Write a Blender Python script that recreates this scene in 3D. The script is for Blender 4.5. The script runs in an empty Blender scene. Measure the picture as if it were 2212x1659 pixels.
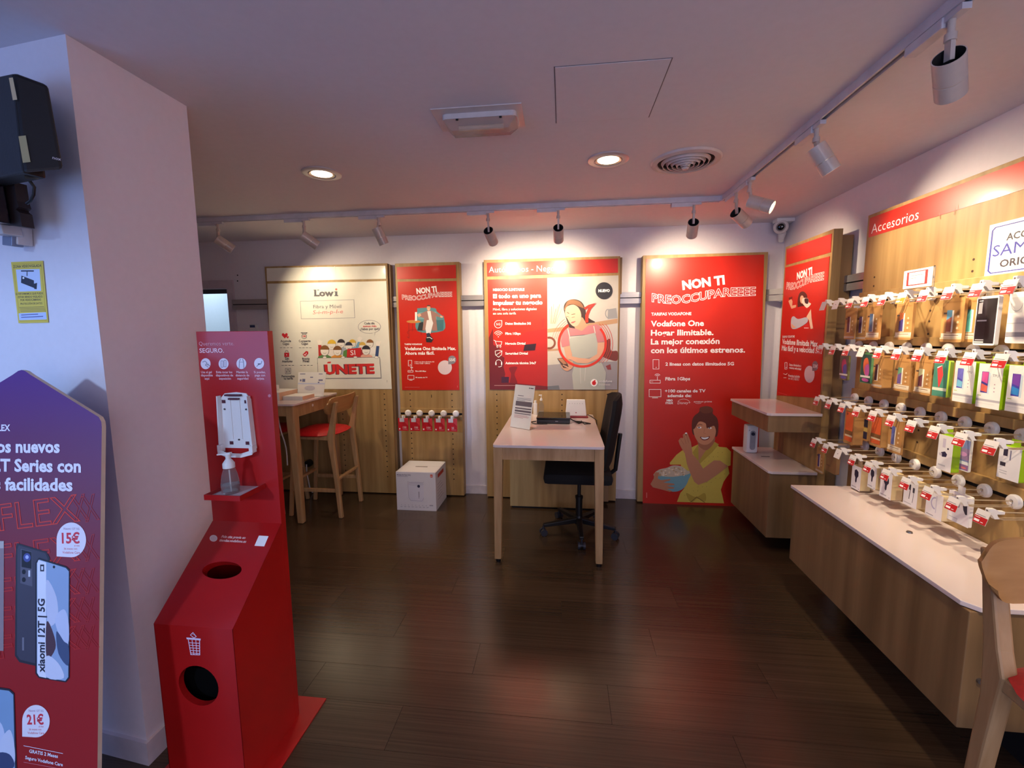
import bpy, bmesh, math, random
from mathutils import Vector, Matrix
random.seed(7)
SC = bpy.context.scene
COL = SC.collection
PI = math.pi
# ------------------------------------------------------------------ camera
F = 950.78; YAW, PIT, ROL = [math.radians(a) for a in (6.6012, 6.5755, -0.5006)]
CAM = Vector((0, 0, 1.5307))
_f = Vector((-math.sin(YAW) * math.cos(PIT), math.cos(YAW) * math.cos(PIT), -math.sin(PIT)))
_r0 = Vector((math.cos(YAW), math.sin(YAW), 0)); _u0 = _r0.cross(_f)
_r = math.cos(ROL) * _r0 + math.sin(ROL) * _u0
_u = -math.sin(ROL) * _r0 + math.cos(ROL) * _u0
cd = bpy.data.cameras.new('camera'); cam = bpy.data.objects.new('camera', cd); COL.objects.link(cam)
cd.sensor_fit = 'HORIZONTAL'; cd.sensor_width = 36; cd.lens = 36 * F / 2212; cd.clip_start = .02; cd.clip_end = 60
mw = Matrix.Identity(4)
for i in range(3):
    mw[i][0], mw[i][1], mw[i][2], mw[i][3] = _r[i], _u[i], -_f[i], CAM[i]
cam.matrix_world = mw; SC.camera = cam
# ------------------------------------------------------------------ light, exposure
SC.view_settings.view_transform = 'Standard'; SC.view_settings.look = 'None'
SC.view_settings.exposure = 0.3; SC.view_settings.gamma = 1; SC.view_settings.use_curve_mapping = False
wd = bpy.data.worlds.new('world'); SC.world = wd; wd.use_nodes = True
wd.node_tree.nodes['Background'].inputs[0].default_value = (.42, .50, .85, 1)
wd.node_tree.nodes['Background'].inputs[1].default_value = .55
def area(name, loc, target, sx, sy, e, col, shape='RECTANGLE'):
    l = bpy.data.lights.new(name, 'AREA'); l.shape = shape; l.size = sx
    if shape == 'RECTANGLE': l.size_y = sy
    l.energy = e; l.color = col
    o = bpy.data.objects.new(name, l); COL.objects.link(o); o.location = loc
    o.rotation_euler = (Vector(target) - Vector(loc)).to_track_quat('-Z', 'Y').to_euler(); return o
area('shop_front_daylight', (1.0, -2.2, 1.5), (.3, 3, 1.3), 2.6, 2.2, 44, (.90, .84, 1.0))
area('street_sky_light', (-2.6, -5, 3.17), (-1.55, 1.27, 1.4), .45, .45, 165, (.42, .64, 1.0), 'DISK')
area('left_window_light', (-2.9, -1.15, 1.2), (-2.2, 1.0, 2.4), 1.6, 1.4, 20, (.18, .42, 1.0))
area('back_room_light', (-3.9, 5.0, 2.3), (-3.9, 4.9, 0), 1.2, .8, 12, (.62, .85, 1.0))

# ------------------------------------------------------------------ pixel -> place helpers
def ray(px, py): return _f + _r * ((px - 1106) / F) - _u * ((py - 829.5) / F)
def P(px, py, ax, v):
    d = ray(px, py); return CAM + d * ((v - CAM[ax]) / d[ax])
def PP(px, py, o, n):
    d = ray(px, py); return CAM + d * ((o - CAM).dot(n) / d.dot(n))

D, HC, RX, DP, BX = 4.026, 2.43, 1.836, 3.928, 1.738
# ------------------------------------------------------------------ materials
def lin(c):
    return tuple((x / 255 / 12.92 if x <= 10.3 else ((x / 255 + .055) / 1.055) ** 2.4) for x in c) + (1,)
MC = {}
def M(name, c, rough=.5, metal=0, var=.05, scale=14, stretch=(1, 1, 1), c2=None, bump=0, coat=0, trans=0, rnd=0, spec=.5, coords='Object'):
    if name in MC: return MC[name]
    m = bpy.data.materials.new(name); m.use_nodes = True; nt = m.node_tree; N = nt.nodes; L = nt.links
    b = N['Principled BSDF']; b.inputs['Roughness'].default_value = rough; b.inputs['Metallic'].default_value = metal
    b.inputs['Specular IOR Level'].default_value = spec
    b.inputs['Coat Weight'].default_value = coat; b.inputs['Coat Roughness'].default_value = .12
    b.inputs['Transmission Weight'].default_value = trans
    if trans: b.inputs['IOR'].default_value = 1.12
    a = lin(c); cc2 = lin(c2) if c2 else tuple(max(0, x * (1 - var * 3)) for x in a[:3]) + (1,)
    tc = N.new('ShaderNodeTexCoord'); mp = N.new('ShaderNodeMapping'); mp.inputs['Scale'].default_value = stretch
    nz = N.new('ShaderNodeTexNoise'); nz.inputs['Scale'].default_value = scale; nz.inputs['Detail'].default_value = 5
    rp = N.new('ShaderNodeValToRGB'); rp.color_ramp.elements[0].position = .3; rp.color_ramp.elements[1].position = .7
    rp.color_ramp.elements[0].color = cc2; rp.color_ramp.elements[1].color = a
    L.new(tc.outputs[coords], mp.inputs[0]); L.new(mp.outputs[0], nz.inputs['Vector']); L.new(nz.outputs['Fac'], rp.inputs[0])
    out = rp.outputs[0]
    if rnd:
        oi = N.new('ShaderNodeObjectInfo'); hs = N.new('ShaderNodeHueSaturation'); mr = N.new('ShaderNodeMapRange')
        mr.inputs[3].default_value = 1 - rnd; mr.inputs[4].default_value = 1 + rnd
        L.new(oi.outputs['Random'], mr.inputs[0]); L.new(mr.outputs[0], hs.inputs['Value']); L.new(out, hs.inputs['Color']); out = hs.outputs[0]
        ad = N.new('ShaderNodeVectorMath'); ad.operation = 'ADD'
        cm = N.new('ShaderNodeCombineXYZ'); ml = N.new('ShaderNodeMath'); ml.operation = 'MULTIPLY'; ml.inputs[1].default_value = 37
        L.new(oi.outputs['Random'], ml.inputs[0])
        for k in range(3): L.new(ml.outputs[0], cm.inputs[k])
        L.new(mp.outputs[0], ad.inputs[0]); L.new(cm.outputs[0], ad.inputs[1]); L.new(ad.outputs[0], nz.inputs['Vector'])
    L.new(out, b.inputs['Base Color'])
    if bump:
        bp = N.new('ShaderNodeBump'); bp.inputs['Strength'].default_value = bump; bp.inputs['Distance'].default_value = .002
        L.new(nz.outputs['Fac'], bp.inputs['Height']); L.new(bp.outputs[0], b.inputs['Normal'])
    MC[name] = m; return m
def EM(name, c, e):
    if name in MC: return MC[name]
    m = bpy.data.materials.new(name); m.use_nodes = True; b = m.node_tree.nodes['Principled BSDF']
    b.inputs['Base Color'].default_value = lin(c); b.inputs['Emission Color'].default_value = lin(c); b.inputs['Emission Strength'].default_value = e
    MC[name] = m; return m
WALL = M('wall_paint', (222, 216, 224), .85, var=.01, scale=40, bump=.15)
CEIL = M('ceiling_paint', (214, 208, 216), .9, var=.012, scale=30, bump=.1)
WHT = M('white_plastic', (228, 226, 226), .4, var=.01)
WGL = M('white_laminate', (226, 212, 210), .16, var=.01, scale=4)
OAK = M('oak_laminate', (176, 143, 92), .5, scale=2.2, stretch=(9, 9, .55), c2=(144, 112, 66), bump=.12)
OAKX = M('oak_laminate_dark', (150, 118, 80), .5, scale=2.0, stretch=(7, 7, .45), c2=(118, 90, 58), bump=.12)
OAKS = M('oak_solid', (188, 152, 108), .5, scale=6, stretch=(6, 6, .7), c2=(164, 126, 82), bump=.1)
PLY = M('bent_plywood', (186, 138, 84), .4, scale=6, stretch=(1, 1, 6), c2=(168, 120, 68))
FLR = M('dark_wood_floor', (78, 60, 44), .22, scale=4, stretch=(.4, 7, 7), c2=(60, 46, 33), bump=.04, rnd=.14, coords='Generated', spec=.6)
ALU = M('brushed_aluminium', (176, 172, 176), .35, .6, scale=30, stretch=(.2, 1, 8))
CHR = M('chrome_wire', (222, 206, 180), .3, .7, var=.01)
BLK = M('black_plastic', (22, 21, 24), .4, var=.1)
BLF = M('black_fabric', (20, 20, 23), .9, var=.15, scale=200, bump=.3)
DRK = M('dark_gap', (14, 11, 12), .8)
RED = M('red_print', (198, 34, 17), .38, var=.02, scale=3, coat=.2)
REDM = M('red_painted_metal', (178, 20, 20), .36, var=.05, scale=5, coat=.3)
REDV = M('red_vinyl', (205, 28, 34), .42, var=.08, scale=60, bump=.2)
PAPER = M('white_poster', (228, 226, 214), .35, var=.01, coat=.15)
PW = M('print_white', (250, 248, 248), .5, var=.005)
def C_(c): return M('ink_%d_%d_%d' % tuple(c), c, .5, var=.01)
# ------------------------------------------------------------------ builders
class MB:
    def __init__(s): s.v = []; s.f = []; s.m = []
    def poly(s, pts, m=0):
        i = len(s.v); s.v += [Vector(p) for p in pts]; s.f.append(list(range(i, i + len(pts)))); s.m.append(m); return s
    def raw(s, vs, fs, m=0):
        i = len(s.v); s.v += [Vector(p) for p in vs]
        for f in fs: s.f.append([i + k for k in f]); s.m.append(m)
        return s
    def box(s, x0, x1, y0, y1, z0, z1, m=0, bev=0):
        if x0 > x1: x0, x1 = x1, x0
        if y0 > y1: y0, y1 = y1, y0
        if z0 > z1: z0, z1 = z1, z0
        if bev:
            bm = bmesh.new(); bmesh.ops.create_cube(bm, size=1)
            for v in bm.verts: v.co = Vector(((x0 + x1) / 2 + v.co.x * (x1 - x0), (y0 + y1) / 2 + v.co.y * (y1 - y0), (z0 + z1) / 2 + v.co.z * (z1 - z0)))
            bmesh.ops.bevel(bm, geom=bm.edges[:], offset=bev, segments=2, affect='EDGES', profile=.6)
            bm.verts.ensure_lookup_table()
            s.raw([v.co.copy() for v in bm.verts], [[v.index for v in f.verts] for f in bm.faces], m); bm.free(); return s
        vs = [(x, y, z) for x in (x0, x1) for y in (y0, y1) for z in (z0, z1)]
        return s.raw(vs, [(0, 1, 3, 2), (4, 6, 7, 5), (0, 4, 5, 1), (2, 3, 7, 6), (0, 2, 6, 4), (1, 5, 7, 3)], m)
    def prism(s, pts, ext, m=0, ms=None):
        n = len(pts); ext = Vector(ext); a = [Vector(p) for p in pts]
        nv = Vector((0, 0, 0))
        for k in range(n): nv += a[k].cross(a[(k + 1) % n])
        if nv.dot(ext) > 0: a.reverse()
        i = len(s.v); s.v += a + [p + ext for p in a]
        s.f.append([i + k for k in range(n)]); s.m.append(m)
        s.f.append([i + n + n - 1 - k for k in range(n)]); s.m.append(m)
        for k in range(n):
            j = (k + 1) % n; s.f.append([i + j, i + k, i + n + k, i + n + j]); s.m.append(m if ms is None else ms)
        return s
    def rprism(s, c, w, h, r, U, V, ext, m=0, seg=4, ms=None):
        U = Vector(U); V = Vector(V); pts = []
        for cx, cy, a0 in ((w / 2 - r, h / 2 - r, 0), (-w / 2 + r, h / 2 - r, PI / 2), (-w / 2 + r, -h / 2 + r, PI), (w / 2 - r, -h / 2 + r, 1.5 * PI)):
            for k in range(seg + 1):
                a = a0 + k * PI / 2 / seg; pts.append(Vector(c) + U * (cx + r * math.cos(a)) + V * (cy + r * math.sin(a)))
        return s.prism(pts, ext, m, ms)
    def cyl(s, p0, p1, r0, r1=None, seg=20, m=0, caps=(1, 1)):
        r1 = r0 if r1 is None else r1
        return s.lathe(p0, p1, ([(0, 0)] if caps[0] else []) + [(0, r0), (1, r1)] + ([(1, 0)] if caps[1] else []), seg, m)
    def lathe(s, p0, p1, prof, seg=24, m=0, mats=None):
        p0 = Vector(p0); ax = Vector(p1) - p0; t = ax.normalized()
        a = t.orthogonal().normalized(); b = t.cross(a)
        i = len(s.v); n = len(prof)
        for h, r in prof:
            for k in range(seg):
                g = 2 * PI * k / seg; s.v.append(p0 + ax * h + a * (r * math.cos(g)) + b * (r * math.sin(g)))
        for q in range(n - 1):
            mm = m if mats is None else mats[q]
            for k in range(seg):
                j = (k + 1) % seg; f = [i + q * seg + k, i + q * seg + j, i + (q + 1) * seg + j, i + (q + 1) * seg + k]
                if prof[q][1] == 0: f = [f[0]] + f[2:]
                elif prof[q + 1][1] == 0: f = f[:3]
                s.f.append(f); s.m.append(mm)
        return s
    def tube(s, pts, r, seg=6, m=0):
        pts = [Vector(p) for p in pts]; i = len(s.v); n = len(pts); up = None
        for k, p in enumerate(pts):
            t = (pts[min(k + 1, n - 1)] - pts[max(k - 1, 0)]).normalized()
            up = t.orthogonal().normalized() if up is None else (up - t * up.dot(t)).normalized()
            b = t.cross(up); rr = r[k] if isinstance(r, (list, tuple)) else r
            for q in range(seg):
                g = 2 * PI * q / seg; s.v.append(p + up * rr * math.cos(g) + b * rr * math.sin(g))
        for k in range(n - 1):
            for q in range(seg):
                j = (q + 1) % seg; s.f.append([i + k * seg + q, i + k * seg + j, i + (k + 1) * seg + j, i + (k + 1) * seg + q]); s.m.append(m)
        s.f.append([i + q for q in range(seg)][::-1]); s.m.append(m)
        s.f.append([i + (n - 1) * seg + q for q in range(seg)]); s.m.append(m)
        return s
    def beam(s, p0, p1, w, h, U, m=0, w1=None, h1=None):
        p0 = Vector(p0); p1 = Vector(p1); t = (p1 - p0).normalized(); U = Vector(U); U = (U - t * U.dot(t)).normalized(); V = t.cross(U)
        w1 = w if w1 is None else w1; h1 = h if h1 is None else h1
        c = []
        for p, a, b in ((p0, w, h), (p1, w1, h1)):
            c += [p + U * (sx * a / 2) + V * (sy * b / 2) for sx, sy in ((-1, -1), (1, -1), (1, 1), (-1, 1))]
        return s.raw(c, [(3, 2, 1, 0), (4, 5, 6, 7), (0, 1, 5, 4), (1, 2, 6, 5), (2, 3, 7, 6), (3, 0, 4, 7)], m)
def smooth_mesh(me, ang=35):
    for p in me.polygons: p.use_smooth = True
    try: me.set_sharp_from_angle(angle=math.radians(ang))
    except Exception: pass
def O(name, mb, mats, parent=None, smooth=False, world=True, bevel=0, label=None, kind=None, fix=True):
    me = bpy.data.meshes.new(name)
    vs = mb.v
    if parent is not None and world:
        inv = parent.matrix_basis.inverted() if parent.parent is None else (parent.parent.matrix_basis @ parent.matrix_basis).inverted()
        vs = [inv @ v for v in vs]
    me.from_pydata([tuple(v) for v in vs], [], mb.f)
    mats = mats if isinstance(mats, (list, tuple)) else [mats]
    for m in mats: me.materials.append(m)
    me.polygons.foreach_set('material_index', mb.m)
    if fix:
        bm = bmesh.new(); bm.from_mesh(me); bmesh.ops.remove_doubles(bm, verts=bm.verts, dist=1e-6); bmesh.ops.recalc_face_normals(bm, faces=bm.faces); bm.to_mesh(me); bm.free()
    me.update()
    if smooth: smooth_mesh(me)
    o = bpy.data.objects.new(name, me); COL.objects.link(o)
    if parent is not None: o.parent = parent
    if bevel:
        md = o.modifiers.new('bevel', 'BEVEL'); md.width = bevel; md.segments = 2; md.limit_method = 'ANGLE'
    if label: o['label'] = label
    if kind: o['kind'] = kind
    return o
def tag(o, label, cat, group=None):
    o['label'] = label; o['category'] = cat
    if group: o['group'] = group
    return o
def T(name, label, cat, loc=(0, 0, 0), rz=0, group=None):
    o = bpy.data.objects.new(name, None); COL.objects.link(o); o.location = loc; o.rotation_euler = (0, 0, rz); o.empty_display_size = .1
    o.matrix_basis = Matrix.Translation(Vector(loc)) @ Matrix.Rotation(rz, 4, 'Z')
    return tag(o, label, cat, group)
def struct(name, mb, m, **k): return O(name, mb, m, kind='structure', **k)
def dup(root, loc, rz, label, group=None):
    r = root.copy(); COL.objects.link(r); r.matrix_basis = Matrix.Translation(Vector(loc)) @ Matrix.Rotation(rz, 4, 'Z'); r['label'] = label
    if group: r['group'] = group
    for ch in list(root.children):
        c = ch.copy(); COL.objects.link(c); c.parent = r
        for g in list(ch.children):
            d = g.copy(); COL.objects.link(d); d.parent = c
    return r
# ------------------------------------------------------------------ printing on planes
TXT = {}
def textmesh(s, bold, outline):
    k = (s, bold, outline)
    if k in TXT: return TXT[k]
    c = bpy.data.curves.new('t', 'FONT'); c.body = s; c.resolution_u = 2; c.offset = bold
    if outline: c.fill_mode = 'NONE'; c.bevel_depth = outline; c.bevel_resolution = 0
    o = bpy.data.objects.new('t', c); m = bpy.data.meshes.new_from_object(o)
    vs = [(v.co.x, v.co.y) for v in m.vertices]; fs = [list(p.vertices) for p in m.polygons if not outline or p.normal.z > .3]
    bpy.data.objects.remove(o); bpy.data.meshes.remove(m); bpy.data.curves.remove(c)
    xs = [v[0] for v in vs] or [0, 1]; ys = [v[1] for v in vs] or [0, 1]
    TXT[k] = (vs, fs, min(xs), max(xs), min(ys), max(ys)); return TXT[k]
def catmull(p, n=4):
    out = []; L = len(p)
    for i in range(L):
        a, b, c, d = p[i - 1], p[i], p[(i + 1) % L], p[(i + 2) % L]
        for k in range(n):
            t = k / n
            out.append(tuple(.5 * (2 * b[q] + (c[q] - a[q]) * t + (2 * a[q] - 5 * b[q] + 4 * c[q] - d[q]) * t * t + (3 * b[q] - a[q] - 3 * c[q] + d[q]) * t ** 3) for q in (0, 1)))
    return out
class Print:
    """flat artwork on the plane (o, n); crop = (x0, y0, scale) turns working coordinates into places on that plane"""
    def __init__(s, o, n, crop=None, base=.0006, step=.0003, U=None, V=None):
        s.o = Vector(o); s.n = Vector(n).normalized(); s.crop = crop; s.items = []; s.mats = []; s.base = base; s.step = step; s.U = U; s.V = V
    def p(s, x, y):
        if s.crop: return PP(s.crop[0] + x / s.crop[2], s.crop[1] + y / s.crop[2], s.o, s.n)
        return s.o + s.U * x + s.V * y
    def mi(s, c):
        m = c if isinstance(c, bpy.types.Material) else C_(c)
        if m not in s.mats: s.mats.append(m)
        return s.mats.index(m)
    def poly(s, pts, c, lay=1, sm=False):
        if sm: pts = catmull(pts)
        q = [s.p(*a) for a in pts]
        nv = Vector((0, 0, 0))
        for k in range(len(q)): nv += (q[k] - q[0]).cross(q[(k + 1) % len(q)] - q[0])
        if nv.dot(s.n) < 0: q.reverse()
        s.items.append((lay, len(s.items), q, [list(range(len(q)))], s.mi(c))); return s
    def rect(s, x0, y0, x1, y1, c, lay=1): return s.poly([(x0, y0), (x1, y0), (x1, y1), (x0, y1)], c, lay)
    def ell(s, cx, cy, rx, ry, c, lay=1, n=24, a0=0, a1=360):
        st = (a1 - a0) / n; k = n if a1 - a0 >= 360 else n + 1
        return s.poly([(cx + rx * math.cos(math.radians(a0 + st * i)), cy + ry * math.sin(math.radians(a0 + st * i))) for i in range(k)], c, lay)
    def line(s, pts, w, c, lay=1, closed=False):
        if closed: pts = list(pts) + [pts[0]]
        for a, b in zip(pts[:-1], pts[1:]):
            dx, dy = b[0] - a[0], b[1] - a[1]; L = math.hypot(dx, dy) or 1; nx, ny = -dy / L * w / 2, dx / L * w / 2; ex, ey = dx / L * w * .3, dy / L * w * .3
            s.poly([(a[0] + nx - ex, a[1] + ny - ey), (b[0] + nx + ex, b[1] + ny + ey), (b[0] - nx + ex, b[1] - ny + ey), (a[0] - nx - ex, a[1] - ny - ey)], c, lay)
        return s
    def arc(s, cx, cy, rx, ry, a0, a1, w, c, lay=1, n=20):
        return s.line([(cx + rx * math.cos(math.radians(a0 + (a1 - a0) * i / n)), cy + ry * math.sin(math.radians(a0 + (a1 - a0) * i / n))) for i in range(n + 1)], w, c, lay)
    def text(s, st, a, b, c=None, bold=0, h=None, lay=3, outline=0, bend=None, shear=0):
        """a, b: ends of the baseline; h: height of the ascenders in working units (default keeps the font's aspect)"""
        c = PW if c is None else c
        vs, fs, x0, x1, y0, y1 = textmesh(st, bold, outline)
        A = s.p(*a); B = s.p(*b); X = (B - A); L = X.length; X = X / L; Yv = s.n.cross(X); k = L / (x1 - x0)
        ky = k
        if h: 
            top = s.p(a[0], a[1] - h) if s.crop else s.p(a[0], a[1] + h)
            ky = (top - A).length / .73
        out = []
        for x, y in vs:
            t = (x - x0) / (x1 - x0); yy = y * ky + (bend(t) * L if bend else 0)
            out.append(A + X * ((x - x0) * k + shear * y * ky) + Yv * yy)
        s.items.append((lay, len(s.items), out, fs, s.mi(c))); return s
    def lines(s, x0, x1, ys, w, c, lay=2):
        for y in ys: s.rect(x0, y - w / 2, x1, y + w / 2, c, lay)
        return s
    def build(s, name, parent, label=None):
        mb = MB()
        for k, (_, _, q, fs, mi) in enumerate(sorted(s.items, key=lambda i: i[:2])):
            off = s.n * (s.base + 1.2e-5 * k); mb.raw([v + off for v in q], fs, mi)
        return O(name, mb, s.mats, parent, label=label, fix=False)
def sheet(px_pts, o, n, th=.002, m=0):
    """thin sheet whose corners are picked on the plane (o, n)"""
    pts = [PP(a, b, Vector(o), Vector(n).normalized()) for a, b in px_pts]
    return pts
# ================================================================== SETTING
b = MB().box(-4.4, 2.0, -1.2, 4.2, -.12, -.012)
floor = struct('floor', b, DRK)
pl_me = {}
def plank(x0, x1, y0, y1):
    g = .0012; k = round(x1 - x0, 2)
    if k not in pl_me:
        m = MB().box(0, k - g, 0, (y1 - y0) - g, -.012, 0)
        pl_me[k] = O('plank', m, FLR, floor); pl_me[k].location = (x0, y0, 0)
    else:
        o = pl_me[k].copy(); COL.objects.link(o); o.parent = floor; o.location = (x0, y0, 0)
PWD = .198; y = -1.174; row = 0
while y < 4.1:
    x = -4.3 - [0, .45, .9, .25, .7][row % 5]
    while x < 1.84:
        plank(x, x + 1.3, y, y + PWD); x += 1.3
    y += PWD; row += 1
b = MB().box(-4.4, 2.0, -1.2, 4.2, HC, HC + .1)
ceiling = struct('ceiling', b, CEIL)
# access hatch: four fine recessed-looking joints made as thin dark gap strips
hp = [P(1198, 146, 2, HC), P(1451, 125, 2, HC), P(1401, 253, 2, HC), P(1204, 264, 2, HC)]
b = MB().box(-.03, .353, 1.62, 2.021, HC - .0022, HC)
O('hatch_panel', b, CEIL, ceiling)
b = MB()
for q in ((-.034, -.031, 1.617, 2.024), (.354, .357, 1.617, 2.024), (-.034, .357, 1.617, 1.619), (-.034, .357, 2.022, 2.024)):
    b.box(q[0], q[1], q[2], q[3], HC - .001, HC)
O('hatch_joint', b, M('joint_grey', (120, 108, 112), .9), ceiling)
# back wall with the doorway at its left end
b = MB()
b.box(-4.4, -4.05, D, D + .12, -.012, HC); b.box(-4.05, -3.244, D, D + .12, 1.985, HC); b.box(-3.244, 1.95, D, D + .12, -.012, HC)
struct('wall_back', b, WALL)
b = MB(); b.box(-3.244, -3.178, D - .02, D + .001, 0, 2.066).box(-4.1, -3.244, D - .02, D + .001, 1.99, 2.066).box(-4.12, -4.05, D - .02, D + .001, 0, 2.066)
struct('trim_1', b, M('door_frame_paint', (204, 190, 202), .6))
b = MB().box(-4.05, -3.244, D + .03, D + .06, 1.945, 1.985); struct('trim_2', b, M('dark_head_strip', (50, 52, 60), .5))  # dark strip across the top of the opening
struct('wall_left_far', MB().box(-4.45, -4.35, 1.6, 6.1, -.012, HC), WALL)
PALE = M('pale_back_room', (214, 232, 236), .8)
struct('wall_back_room', MB().box(-4.8, -2.6, 5.6, 5.7, -.012, HC), PALE)
struct('floor_back_room', MB().box(-4.8, -2.6, 4.2, 5.6, -.03, -.002), M('back_room_floor', (150, 150, 152), .5))
struct('ceiling_back_room', MB().box(-4.8, -2.6, 4.2, 5.7, HC, HC + .05), PALE)
struct('wall_right_back_room', MB().box(-2.6, -2.5, 4.146, 5.7, -.012, HC), PALE)
struct('wall_right', MB().box(RX, RX + .12, -1.2, 4.2, -.012, HC), WALL)
# projecting wall block on the left (its two faces meet at the corner in the foreground)
b = MB().prism([(-1.48, 1.265, -.012), (-1.476, 1.69, -.012), (-4.4, 1.69, -.012), (-4.4, 1.60, -.012)], (0, 0, HC + .012))
struct('wall_left', b, WALL)
# unseen shop front: lintel and piers around the glazing, sized to block light
b = MB(); b.box(-4.4, 2.0, -1.32, -1.2, 2.36, HC).box(-1.6, -.1, -1.32, -1.2, -.012, 2.36).box(1.75, 2.0, -1.32, -1.2, 0, 2.36).box(-4.4, 2.0, -1.32, -1.2, -.012, .12)
struct('wall_front', b, WALL)
struct('wall_left_front', MB().box(-4.45, -4.35, -1.2, 1.6, -.012, HC), WALL)
# baseboards
SK = M('skirting_paint', (214, 206, 214), .55)
b = MB().box(-3.178, RX, D - .014, D, 0, .085); struct('baseboard_back', b, SK, bevel=.003)
b = MB().box(RX - .014, RX, -1.1, D - .014, 0, .085); struct('baseboard_right', b, SK, bevel=.003)
b = MB().prism([(-1.476, 1.70, 0), (-1.464, 1.70, 0), (-1.468, 1.252, 0), (-4.3, 1.573, 0), (-4.3, 1.59, 0), (-1.48, 1.268, 0)], (0, 0, .088)); struct('baseboard_left', b, SK)
# aluminium double rail along back and right walls, mitred at the corner
def rail(z0, z1, name):
    b = MB(); o = .05; t = .012
    p = [(-3.178, D - o), (1.69, D - o), (RX - o, D - .15), (RX - o, .4)]
    q = [(-3.178, D - o + t), (1.695, D - o + t), (RX - o + t, D - .148), (RX - o + t, .4)]
    for k in range(3):
        b.prism([(*p[k], z0), (*p[k + 1], z0), (*q[k + 1], z0), (*q[k], z0)], (0, 0, z1 - z0))
    return b
struct('trim_3', rail(1.832, 1.876, 'a'), ALU)
struct('trim_4', rail(1.779, 1.824, 'b'), ALU)
b = MB().box(-3.178, 1.70, D - .038, D - .0005, 1.785, 1.87).box(RX - .038, RX - .0005, .4, D - .16, 1.785, 1.87); struct('trim_5', b, DRK)
b = MB()
for sx, sz in ((513.4, 594.6), (513.4, 607)): 
    q = P(sx, sy := sz, 1, D); b.cyl((q.x, D - .004, q.z), (q.x, D, q.z), .006, seg=8)
struct('trim_6', b, DRK)
# wall thermostat
t = T('thermostat', 'small white thermostat with a grey display beside the doorway', 'thermostat', (-3.0, D, 1.6))
O('housing', MB().box(-3.035, -2.955, D - .022, D, 1.56, 1.64, bev=.004), WHT, t); O('display', MB().box(-3.028, -2.975, D - .024, D - .021, 1.608, 1.632), M('lcd', (70, 80, 120), .2), t)

# ================================================================== CEILING FITTINGS
def downlight(px, py, lab):
    c = P(px, py, 2, HC); t = T('downlight', lab, 'ceiling light', (c.x, c.y, HC), group='recessed downlights')
    O('trim_ring', MB().lathe((c.x, c.y, HC), (c.x, c.y, HC - .01), [(0, .105), (.6, .105), (1, .095), (1, .075), (.4, .07), (.0, .07)], 32), M('satin_white_metal', (200, 192, 194), .35, .3), t, smooth=True)
    O('inner_ring', MB().lathe((c.x, c.y, HC - .001), (c.x, c.y, HC - .009), [(0, .07), (1, .066), (.6, .056), (0, .053)], 32), CHR, t, smooth=True)
    O('lamp', MB().cyl((c.x, c.y, HC - .0002), (c.x, c.y, HC - .006), .053, seg=28), EM('lamp_glow', (255, 240, 215), 14), t)
    l = bpy.data.lights.new('downlight_or_fill_lamp', 'SPOT'); l.energy = 16; l.color = (1, .86, .68); l.spot_size = math.radians(95); l.spot_blend = .6; l.shadow_soft_size = .05
    o = bpy.data.objects.new('downlight_or_fill_lamp', l); COL.objects.link(o); o.location = (c.x, c.y, HC - .02)
downlight(695, 374, 'lit round ceiling downlight on the left, over the pale poster panel')
downlight(1314, 344, 'lit round ceiling downlight beside the round slotted air vent')
for dx_, dy_ in ((.23, .5), (.23, -.8), (1.0, -.8), (1.2, .3)):  # added lamps out of view, without fittings, lifting the warm ambient level
    l = bpy.data.lights.new('downlight_or_fill_lamp', 'SPOT'); l.energy = 14; l.color = (1, .86, .70); l.spot_size = math.radians(100); l.spot_blend = .7; l.shadow_soft_size = .05
    o = bpy.data.objects.new('downlight_or_fill_lamp', l); COL.objects.link(o); o.location = (dx_, dy_, HC - .01)
c = P(1481, 347, 2, HC); t = T('air_vent', 'round white ceiling air vent with concentric rings', 'air vent', (c.x, c.y, HC))
O('rim', MB().lathe((c.x, c.y, HC), (c.x, c.y, HC - .02), [(0, .178), (.5, .172), (.8, .15), (.4, .142), (0, .142)], 40), M('vent_paint', (205, 190, 188), .5), t, smooth=True)
O('recess', MB().cyl((c.x, c.y, HC - .0006), (c.x, c.y, HC - .002), .142, seg=40), DRK, t)
for k, rr in enumerate((.124, .1, .076, .052, .03)):
    O('ring', MB().lathe((c.x, c.y, HC - .004 - k * .0035), (c.x, c.y, HC - .02 - k * .0035), [(0, rr), (.7, rr - .007), (1, rr - .008), (.9, rr - .012), (.1, rr - .005)], 36), M('vent_paint', (0, 0, 0)), t, smooth=True)
O('hub', MB().lathe((c.x, c.y, HC - .002), (c.x, c.y, HC - .045), [(0, .006), (.8, .008), (.8, .02), (1, .014), (1, 0)], 20), M('vent_paint', (0, 0, 0)), t, smooth=True)
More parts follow.
